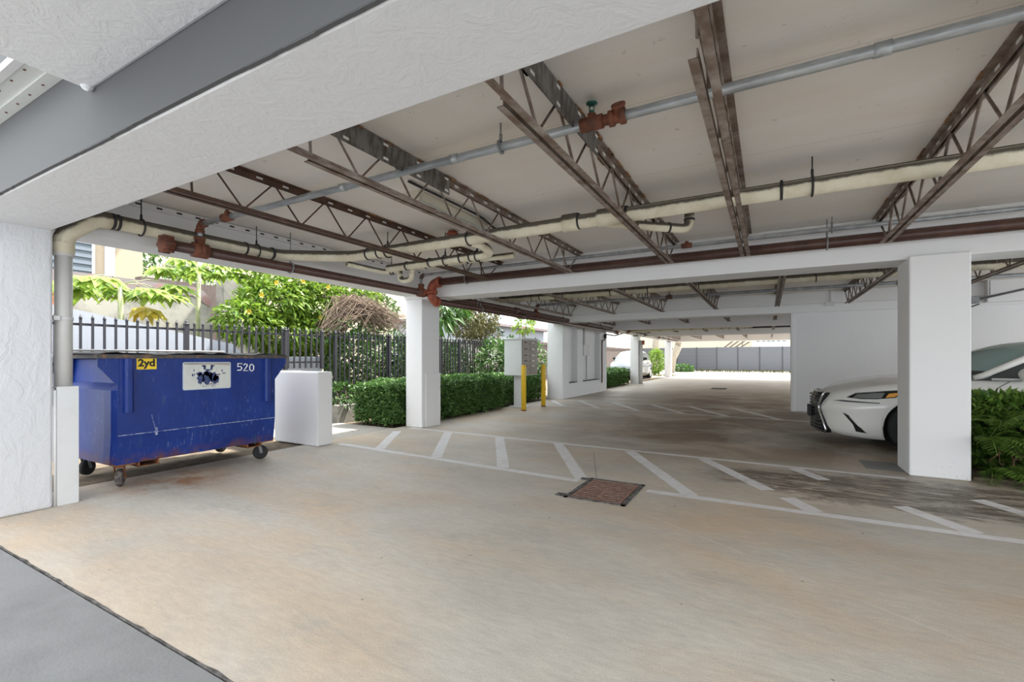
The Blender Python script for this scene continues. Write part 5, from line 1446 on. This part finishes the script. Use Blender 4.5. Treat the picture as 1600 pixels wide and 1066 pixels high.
class CarBody:
    """surface of a car: x runs from nose to tail, u from sill (0) over the shoulder (1) to the roof centre (2)"""
    def __init__(s, half, low, shoulder, top, roofhalf):
        s.half, s.low, s.sh, s.top, s.rh = half, low, shoulder, top, roofhalf
    def pt(s, x, u, sg=1, off=0.0):
        w, zl, zs, zt, rh = (interp(q, x) for q in (s.half, s.low, s.sh, s.top, s.rh))
        if u <= 1:
            z = zl + (zs - zl) * u
            bulge = math.sin(math.pi * min(1, max(0, u))) * 0.05 + (0.018 if 0.55 < u < 0.75 else 0)
            y = w - 0.055 + bulge - 0.06 * max(0, u - 0.8) / 0.2 - 0.05 * max(0, 0.15 - u) / 0.15
        else:
            k = u - 1
            y0 = w - 0.115
            if zt - zs < 0.25:                       # bonnet and boot: a gentle crown
                y = y0 * (1 - k); z = zs + (zt - zs) * math.sin(k * math.pi / 2) ** 0.8
            else:                                    # glasshouse: slanted side, then roof
                if k < 0.6:
                    q = k / 0.6; y = y0 + (rh - y0) * q; z = zs + (zt - 0.07 - zs) * q
                else:
                    q = (k - 0.6) / 0.4; y = rh * (1 - q); z = zt - 0.07 + 0.07 * math.sin(q * math.pi / 2) ** 0.7
        return Vector((x, (y + off) * sg, z + (off * 0.6 if u > 1 else 0)))
    def side_y(s, x, z, sg=1, off=0.0):
        zl, zs = interp(s.low, x), interp(s.sh, x)
        u = max(0.0, min(1.0, (z - zl) / (zs - zl)))
        p = s.pt(x, u, sg, off); return Vector((x, p.y, z))

def car(root, cb, length, m_body, wheels, wr, mats, nose_closed=True):
    xs = [length * i / 90 for i in range(91)]
    us = [i / 12 for i in range(13)] + [1 + i / 16 for i in range(1, 17)]
    b = MB(); vs = []; nu = len(us)
    row = 2 * nu - 1
    for x in xs:
        vs += [cb.pt(x, u, -1) for u in us] + [cb.pt(x, u, 1) for u in reversed(us[:-1])]
    fs = [(i * row + j, i * row + j + 1, (i + 1) * row + j + 1, (i + 1) * row + j) for i in range(90) for j in range(row - 1)]
    fs += [tuple(range(row)), tuple(90 * row + j for j in reversed(range(row)))]
    fs += [((i + 1) * row, (i + 1) * row + row - 1, i * row + row - 1, i * row) for i in range(90)]
    b.add(vs, fs, 0, True)
    body = b.build('body', m_body, root, False)
    # wheel arches cut out of the shell
    cut = MB()
    for x in wheels: cut.lathe([(0.001, -1.3), (wr + 0.065, -1.3), (wr + 0.065, 1.3), (0.001, 1.3)], (x, 0, wr - 0.01), (0, 1, 0), 40)
    c = cut.build('arch_cut', m_body, root, False)
    md = body.modifiers.new('arches', 'BOOLEAN'); md.object = c; md.operation = 'DIFFERENCE'; md.solver = 'EXACT'
    bpy.context.view_layer.update()
    dg = bpy.context.evaluated_depsgraph_get()
    me = bpy.data.meshes.new_from_object(body.evaluated_get(dg))
    body.modifiers.clear(); body.data = me
    bpy.data.objects.remove(c)
    for p in me.polygons: p.use_smooth = True
    for x in wheels:                              # dark inner arches
        b = MB(); b.lathe([(0.05, -0.70), (wr + 0.06, -0.70), (wr + 0.06, 0.70), (0.05, 0.70)], (x, 0, wr + 0.07), (0, 1, 0), 24)
        b.build('wheel_well', m_black, root, False)
    for x in wheels:
        for sg in (-1, 1):
            y = sg * (interp(cb.half, x) - 0.135)
            w = MB(); w.lathe([(wr * 0.66, -0.10), (wr * 0.93, -0.11), (wr, -0.08), (wr, 0.08), (wr * 0.93, 0.11), (wr * 0.66, 0.10)], (x, y, wr), (0, 1, 0), 36)
            wo = w.build('wheel', m_rubber, root, False)
            r_ = MB(); yo = y + sg * 0.085
            r_.lathe([(wr * 0.60, -0.02), (wr * 0.68, -0.02), (wr * 0.68, 0.02), (wr * 0.64, 0.028), (wr * 0.60, 0.02)], (x, yo, wr), (0, 1, 0), 32)
            r_.lathe([(0.0, -0.01), (0.055, -0.01), (0.06, 0.018), (0.0, 0.02)], (x, yo, wr), (0, 1, 0), 14)
            for k in range(5):
                a = 2 * math.pi * k / 5 + 0.3
                for da in (-0.1, 0.1):
                    r_.bar((x + 0.05 * math.cos(a), yo, wr + 0.05 * math.sin(a)), (x + wr * 0.64 * math.cos(a + da), yo, wr + wr * 0.64 * math.sin(a + da)), 0.03, 0.03)
            r_.build('rim', mats['rim'], wo, False)
    return body

def side_patch(cb, poly, sg, off, n=7):
    """area given in side view (x, z), laid on the flank"""
    b = MB()
    bm = bmesh.new()
    vs = [bm.verts.new((x, 0, z)) for x, z in poly]
    bm.faces.new(vs)
    bmesh.ops.triangulate(bm, faces=bm.faces[:])
    bmesh.ops.subdivide_edges(bm, edges=bm.edges[:], cuts=n, use_grid_fill=True)
    for v in bm.verts: v.co = cb.side_y(v.co.x, v.co.z, sg, off)
    b.frombm(bm, 0, True)
    return b

def grid_patch(fn, nu, nv):
    b = MB()
    vs = [fn(i / nu, j / nv) for i in range(nu + 1) for j in range(nv + 1)]
    b.add(vs, [(i * (nv + 1) + j, (i + 1) * (nv + 1) + j, (i + 1) * (nv + 1) + j + 1, i * (nv + 1) + j + 1) for i in range(nu) for j in range(nv)], 0, True)
    return b

m_pearl, nt, pb = nmat('pearl_white_paint')
pb.inputs['Base Color'].default_value = (0.80, 0.785, 0.75, 1); pb.inputs['Roughness'].default_value = 0.28; pb.inputs['Coat Weight'].default_value = 0.7; pb.inputs['Coat Roughness'].default_value = 0.05; pb.inputs['Metallic'].default_value = 0.0
m_silver, nt, pb = nmat('silver_paint')
pb.inputs['Base Color'].default_value = (0.20, 0.22, 0.235, 1); pb.inputs['Roughness'].default_value = 0.25; pb.inputs['Coat Weight'].default_value = 0.6; pb.inputs['Metallic'].default_value = 0.25
m_glass, nt, pb = nmat('opaque_bright_car_glass')
pb.inputs['Base Color'].default_value = (0.30, 0.42, 0.41, 1); pb.inputs['Roughness'].default_value = 0.04  # opaque; glass tint plus brightness seen through it put into the base colour
m_dash = M('dark_cabin', (0.05, 0.06, 0.06), 0.4)
m_lamp, nt, pb = nmat('clear_lamp_glass')
pb.inputs['Base Color'].default_value = (0.32, 0.33, 0.33, 1); pb.inputs['Roughness'].default_value = 0.08; pb.inputs['Metallic'].default_value = 0.6
m_amber = M('amber_lamp', (0.85, 0.40, 0.08), 0.2)
m_rim = M('silver_alloy', (0.60, 0.61, 0.62), 0.3, 0.7)
m_gloss = M('gloss_black', (0.012, 0.012, 0.013), 0.12)
m_gap = M('panel_gap', (0.02, 0.02, 0.02), 0.7)

k_ = 1.09
def sc(tab): return [(x * k_, v * k_) for x, v in tab]
HALF = [(0, 0.14), (0.02, 0.28), (0.07, 0.45), (0.16, 0.62), (0.32, 0.78), (0.55, 0.875), (0.85, 0.91), (1.3, 0.92), (3.6, 0.92), (4.4, 0.88), (4.75, 0.78), (4.88, 0.62)]
sedan = CarBody(
    sc(HALF),
    sc([(0, 0.26), (0.10, 0.20), (0.3, 0.17), (0.7, 0.155), (1.2, 0.165), (4.0, 0.18), (4.88, 0.32)]),
    sc([(0, 0.66), (0.10, 0.70), (0.35, 0.79), (0.8, 0.885), (1.4, 0.94), (2.0, 0.96), (3.8, 0.985), (4.5, 1.0), (4.88, 0.95)]),
    sc([(0, 0.68), (0.06, 0.745), (0.25, 0.86), (0.6, 0.955), (1.0, 1.01), (1.4, 1.035), (2.1, 1.06), (2.30, 1.15), (2.38, 1.40), (2.8, 1.455), (3.3, 1.42), (3.8, 1.28), (4.2, 1.10), (4.5, 1.06), (4.88, 0.98)]),
    sc([(0, 0.4), (1.3, 0.74), (2.3, 0.60), (3.3, 0.58), (4.4, 0.66), (4.88, 0.5)]))
NX, NY = 0.70, 9.30
WX = 1.07
t = thing('sedan', 'pearl-white sedan with black spindle grille parked behind the planter pillar', 'car', (NX, NY, 0))
car(t, sedan, 4.88 * k_, m_pearl, (WX * k_, 3.83 * k_), 0.335 * k_, {'rim': m_rim})
def q(*p): return tuple(v * k_ for v in p)
def fx(y, z):
    """plan outline of the nose, read back from the half-width table"""
    a = abs(y)
    if a < 0.14: return -0.045 - 0.02 * (1 - (a / 0.14) ** 2)
    for i in range(6):
        if a <= HALF[i + 1][1]:
            (x0, y0), (x1, y1) = HALF[i], HALF[i + 1]
            return x0 + (x1 - x0) * (a - y0) / (y1 - y0) - 0.045
    return 0.5
prof = [(0.745, 0.50), (0.66, 0.45), (0.56, 0.37), (0.48, 0.38), (0.34, 0.48), (0.22, 0.54), (0.17, 0.52)]
b = MB()
vs, fs = [], []
for z, hw in prof:
    for j in range(17):
        y = -hw + 2 * hw * j / 16; vs.append(q(fx(y, z) + (0.02 if z < 0.2 else 0) + (0.035 if z > 0.7 else 0), y, z))
n0 = len(vs)
for z, hw in prof:
    for j in range(17):
        y = -hw + 2 * hw * j / 16; vs.append(q(fx(y, z) + 0.09, y * 0.97, z))
for i in range(len(prof) - 1):
    for j in range(16):
        a = i * 17 + j
        fs += [(a, a + 1, a + 18, a + 17), (n0 + a, n0 + a + 17, n0 + a + 18, n0 + a + 1)]
    for a in (i * 17, i * 17 + 16): fs.append((a, a + 17, n0 + a + 17, n0 + a))
for a0 in (0, (len(prof) - 1) * 17):
    for j in range(16): fs.append((a0 + j, a0 + j + 1, n0 + a0 + j + 1, n0 + a0 + j))
b.add(vs, fs, 0, False)
gr = b.build('grille', m_gloss, t, False)
rows_ = sorted((z, hw) for z, hw in prof)
b = MB()
for z in [0.20 + i * 0.045 for i in range(12)]:
    hw = interp(rows_, z) * 0.93
    b.tube([q(fx(y, z) - 0.006, y, z) for y in [-hw + 2 * hw * j / 18 for j in range(19)]], 0.009, 5)
b.build('grille_bars', m_dash, gr, False)
b = MB()
for sg in (-1, 1): b.tube([q(fx(hw, z) + 0.01, sg * hw * 1.01, z) for z, hw in prof], 0.014, 7)
b.tube([q(fx(y, 0.745) + 0.03, y, 0.75) for y in [-0.5 + j / 18 for j in range(19)]], 0.014, 7)
b.build('grille_trim', m_chrome, gr, False)
b = MB(); b.bbox(*q(-0.10, -0.06), *q(-0.16, 0.16), *q(0.36, 0.52), 0.004); b.build('plate_holder', m_black, t, False)
for sg in (-1, 1):
    hp = [q(0.30, 0.70), q(0.40, 0.765), q(0.62, 0.795), q(0.96, 0.835), q(0.80, 0.725), q(0.62, 0.70), q(0.45, 0.69)]
    h = side_patch(sedan, hp, sg, 0.004).build('headlight', m_gloss, t, False)
    side_patch(sedan, [q(0.36, 0.70), q(0.42, 0.75), q(0.60, 0.778), q(0.70, 0.785), q(0.66, 0.715), q(0.45, 0.702)], sg, 0.008).build('reflector', m_lamp, h, False)
    side_patch(sedan, [q(0.70, 0.722), q(0.74, 0.775), q(0.90, 0.80), q(0.79, 0.735)], sg, 0.008).build('turn_lamp', m_amber, h, False)
    b = MB(); b.tube([sedan.side_y(*q(x, z), sg, 0.010) for x, z in ((0.31, 0.702), (0.40, 0.764), (0.62, 0.795), (0.96, 0.835))], 0.006, 5); b.build('lamp_trim', m_lamp, h, False)
    side_patch(sedan, [q(0.16, 0.645), q(0.26, 0.662), q(0.64, 0.655), q(0.64, 0.642), q(0.30, 0.640)], sg, 0.005).build('running_light', m_dash, t, False)
    v = side_patch(sedan, [q(0.25, 0.50), q(0.32, 0.46), q(0.50, 0.235), q(0.40, 0.245), q(0.365, 0.34)], sg, 0.005).build('bumper_vent', m_gloss, t, False)
    b = MB(); b.tube([sedan.side_y(*q(x, z), sg, 0.010) for x, z in ((0.33, 0.44), (0.43, 0.32), (0.505, 0.235))], 0.007, 5); b.build('vent_trim', m_chrome, v, False)
    b = MB()
    rr_ = 0.335 * k_ + 0.07
    b.tube([sedan.side_y(WX * k_ + rr_ * math.cos(a), max(0.2, 0.335 * k_ + rr_ * math.sin(a)), sg, -0.004) for a in [math.pi * i / 24 for i in range(25)]], 0.012, 6); b.build('arch_lip', m_pearl, t, False)
    b = MB(); b.tube([sedan.side_y(x * k_, z * k_, sg, 0.001) for x, z in ((1.80, 0.20), (1.74, 0.45), (1.73, 0.78), (1.77, 0.88), (1.88, 0.955))], 0.005, 5); b.build('door_gap', m_gap, t, False)
    b = MB(); b.tube([sedan.side_y(x * k_, z * k_, sg, 0.001) for x, z in ((2.85, 0.20), (2.86, 0.6), (2.84, 0.95))], 0.005, 5); b.build('door_gap', m_gap, t, False)
    def glass(u, v, x0=2.40, x1=4.0, sg=sg):
        xb = (x0 + (x1 - x0) * u) * k_
        lim = (interp(sedan.top, xb) - 0.13 * k_ - interp(sedan.sh, xb)) / max(0.05, interp(sedan.top, xb) - 0.07 - interp(sedan.sh, xb))
        return sedan.pt(xb, 1.02 + 0.55 * v * max(0.02, min(1, lim)), sg, 0.004)
    grid_patch(glass, 24, 6).build('side_window', m_dash, t, False)
    # front door upper: pillar, glass wedge and sail panel
    E0, E1 = Vector(q(1.66, 0.80 * sg, 1.025)), Vector(q(2.42, 0.605 * sg, 1.40))
    b = MB(); b.tube([E0 - Vector((0.10, 0, 0.03)), E0, E0.lerp(E1, 0.5) + Vector((0, 0, 0.012)), E1], [0.03, 0.042, 0.048, 0.05], 10); b.build('windscreen_pillar', m_pearl, t, False)
    b = MB()
    wl_ = [E0.lerp(E1, i / 10) for i in range(11)]
    lo_ = [Vector((p.x, (0.83 * k_) * sg, 0.985 * k_)) for p in wl_]
    b.add([tuple(p) for p in wl_] + [tuple(p) for p in lo_], [(i, i + 1, i + 12, i + 11) for i in range(10)], 0, True)
    b.build('front_window', m_dash, t, False)
    b = MB(); b.tube([tuple(p + Vector((0, 0.02 * sg, -0.03))) for p in wl_[1:]], 0.012, 6); b.build('window_trim', m_gap, t, False)
    b = MB(); b.tube([(x * k_, 0.838 * k_ * sg, 0.985 * k_) for x in (1.72, 2.42)], 0.016, 6); b.build('belt_trim', m_pearl, t, False)
    c = Vector(q(2.0, 1.0 * sg, 1.05))
    mr = MB(); mr.bar(tuple(Vector(q(2.0, 0.84 * sg, 0.98))), tuple(c), 0.06, 0.04)
    bm = bmesh.new(); bmesh.ops.create_uvsphere(bm, u_segments=18, v_segments=12, radius=1)
    for vv in bm.verts: vv.co = Vector((c.x + vv.co.x * (0.11 if vv.co.x < 0 else 0.06), c.y + vv.co.y * 0.13, c.z + vv.co.z * 0.085))
    mr.frombm(bm, 0, True); mr.build('door_mirror', m_pearl, t, False)
def wind(u, v):
    s_ = (v - 0.5) * 2
    C = Vector(q(1.22 + 1.14 * u, 0, 1.02 + 0.44 * math.sin(u * math.pi / 2) ** 0.9))
    E = Vector(q(1.66, 0.80, 1.035)).lerp(Vector(q(2.42, 0.605, 1.41)), u)
    w = s_ * s_
    return Vector((C.x + (E.x - C.x) * w, E.y * s_, C.z + (E.z - C.z) * w))
ws = grid_patch(wind, 14, 14).build('windscreen', m_glass, t, False)
grid_patch(lambda u, v: wind(u * 0.10, v) + Vector((-0.003, 0, 0.004)), 4, 14).build('cowl_band', m_dash, ws, False)
b = MB(); b.tube([wind(1, j / 14) + Vector((0, 0, 0.004)) for j in range(15)], 0.007, 6); b.build('windscreen_seal', m_gap, ws, False)

hatch = CarBody(
    [(0, 0.5), (0.08, 0.66), (0.35, 0.80), (0.9, 0.86), (3.4, 0.86), (4.0, 0.80), (4.25, 0.7)],
    [(0, 0.30), (0.3, 0.2), (3.9, 0.22), (4.25, 0.38)],
    [(0, 0.72), (0.3, 0.86), (0.9, 0.98), (1.4, 1.02), (3.6, 1.05), (4.25, 1.0)],
    [(0, 0.75), (0.3, 0.96), (0.8, 1.06), (1.05, 1.12), (1.6, 1.42), (2.1, 1.60), (2.7, 1.64), (3.4, 1.58), (3.9, 1.40), (4.25, 1.10)],
    [(0, 0.4), (1.0, 0.72), (2.0, 0.60), (3.4, 0.58), (4.25, 0.55)])
t = thing('hatchback', 'silver hatchback parked outside behind the third garden pillar', 'car', (-7.95, 28.3, 0), None, R(90))
t.scale = (1.14, 1.14, 1.14)
car(t, hatch, 4.25, m_silver, (0.85, 3.4), 0.32, {'rim': m_rim})
for sg in (-1, 1):
    side_patch(hatch, [(0.16, 0.70), (0.25, 0.80), (0.62, 0.86), (0.5, 0.72)], sg, 0.006).build('headlight', m_lamp, t, False)
    grid_patch(lambda u, v, sg=sg: hatch.pt(1.75 + 1.9 * u, 1.04 + 0.5 * v, sg, 0.006), 16, 5).build('side_window', m_dash, t, False)
    mr = MB(); c = hatch.pt(1.75, 1.1, sg, 0.14)
    bm = bmesh.new(); bmesh.ops.create_uvsphere(bm, u_segments=12, v_segments=8, radius=1)
    for vv in bm.verts: vv.co = Vector((c.x + vv.co.x * 0.08, c.y + vv.co.y * 0.12, c.z + vv.co.z * 0.09))
    mr.frombm(bm, 0, True); mr.bar(tuple(hatch.pt(1.75, 1.02, sg)), tuple(c), 0.05, 0.04); mr.build('door_mirror', m_black, t, False)
    b = MB(); b.bar(tuple(hatch.side_y(2.55, 0.92, sg, 0.01)), tuple(hatch.side_y(2.75, 0.92, sg, 0.01)), 0.03, 0.03); b.build('door_handle', m_black, t, False)
def wind2(u, v):
    x = 1.0 + 1.0 * u; s_ = (v - 0.5) * 2
    return Vector((x + 0.15 * s_ * s_ * (1 - u), s_ * interp(hatch.rh, x) * 0.97, hatch.pt(x, 2.0).z + 0.012 - 0.05 * s_ * s_))
grid_patch(wind2, 10, 10).build('windscreen', m_glass, t, False)
b = MB(); b.bbox(-0.03, 0.02, -0.45, 0.45, 0.42, 0.62, 0.01); b.build('grille', m_black, t, False)
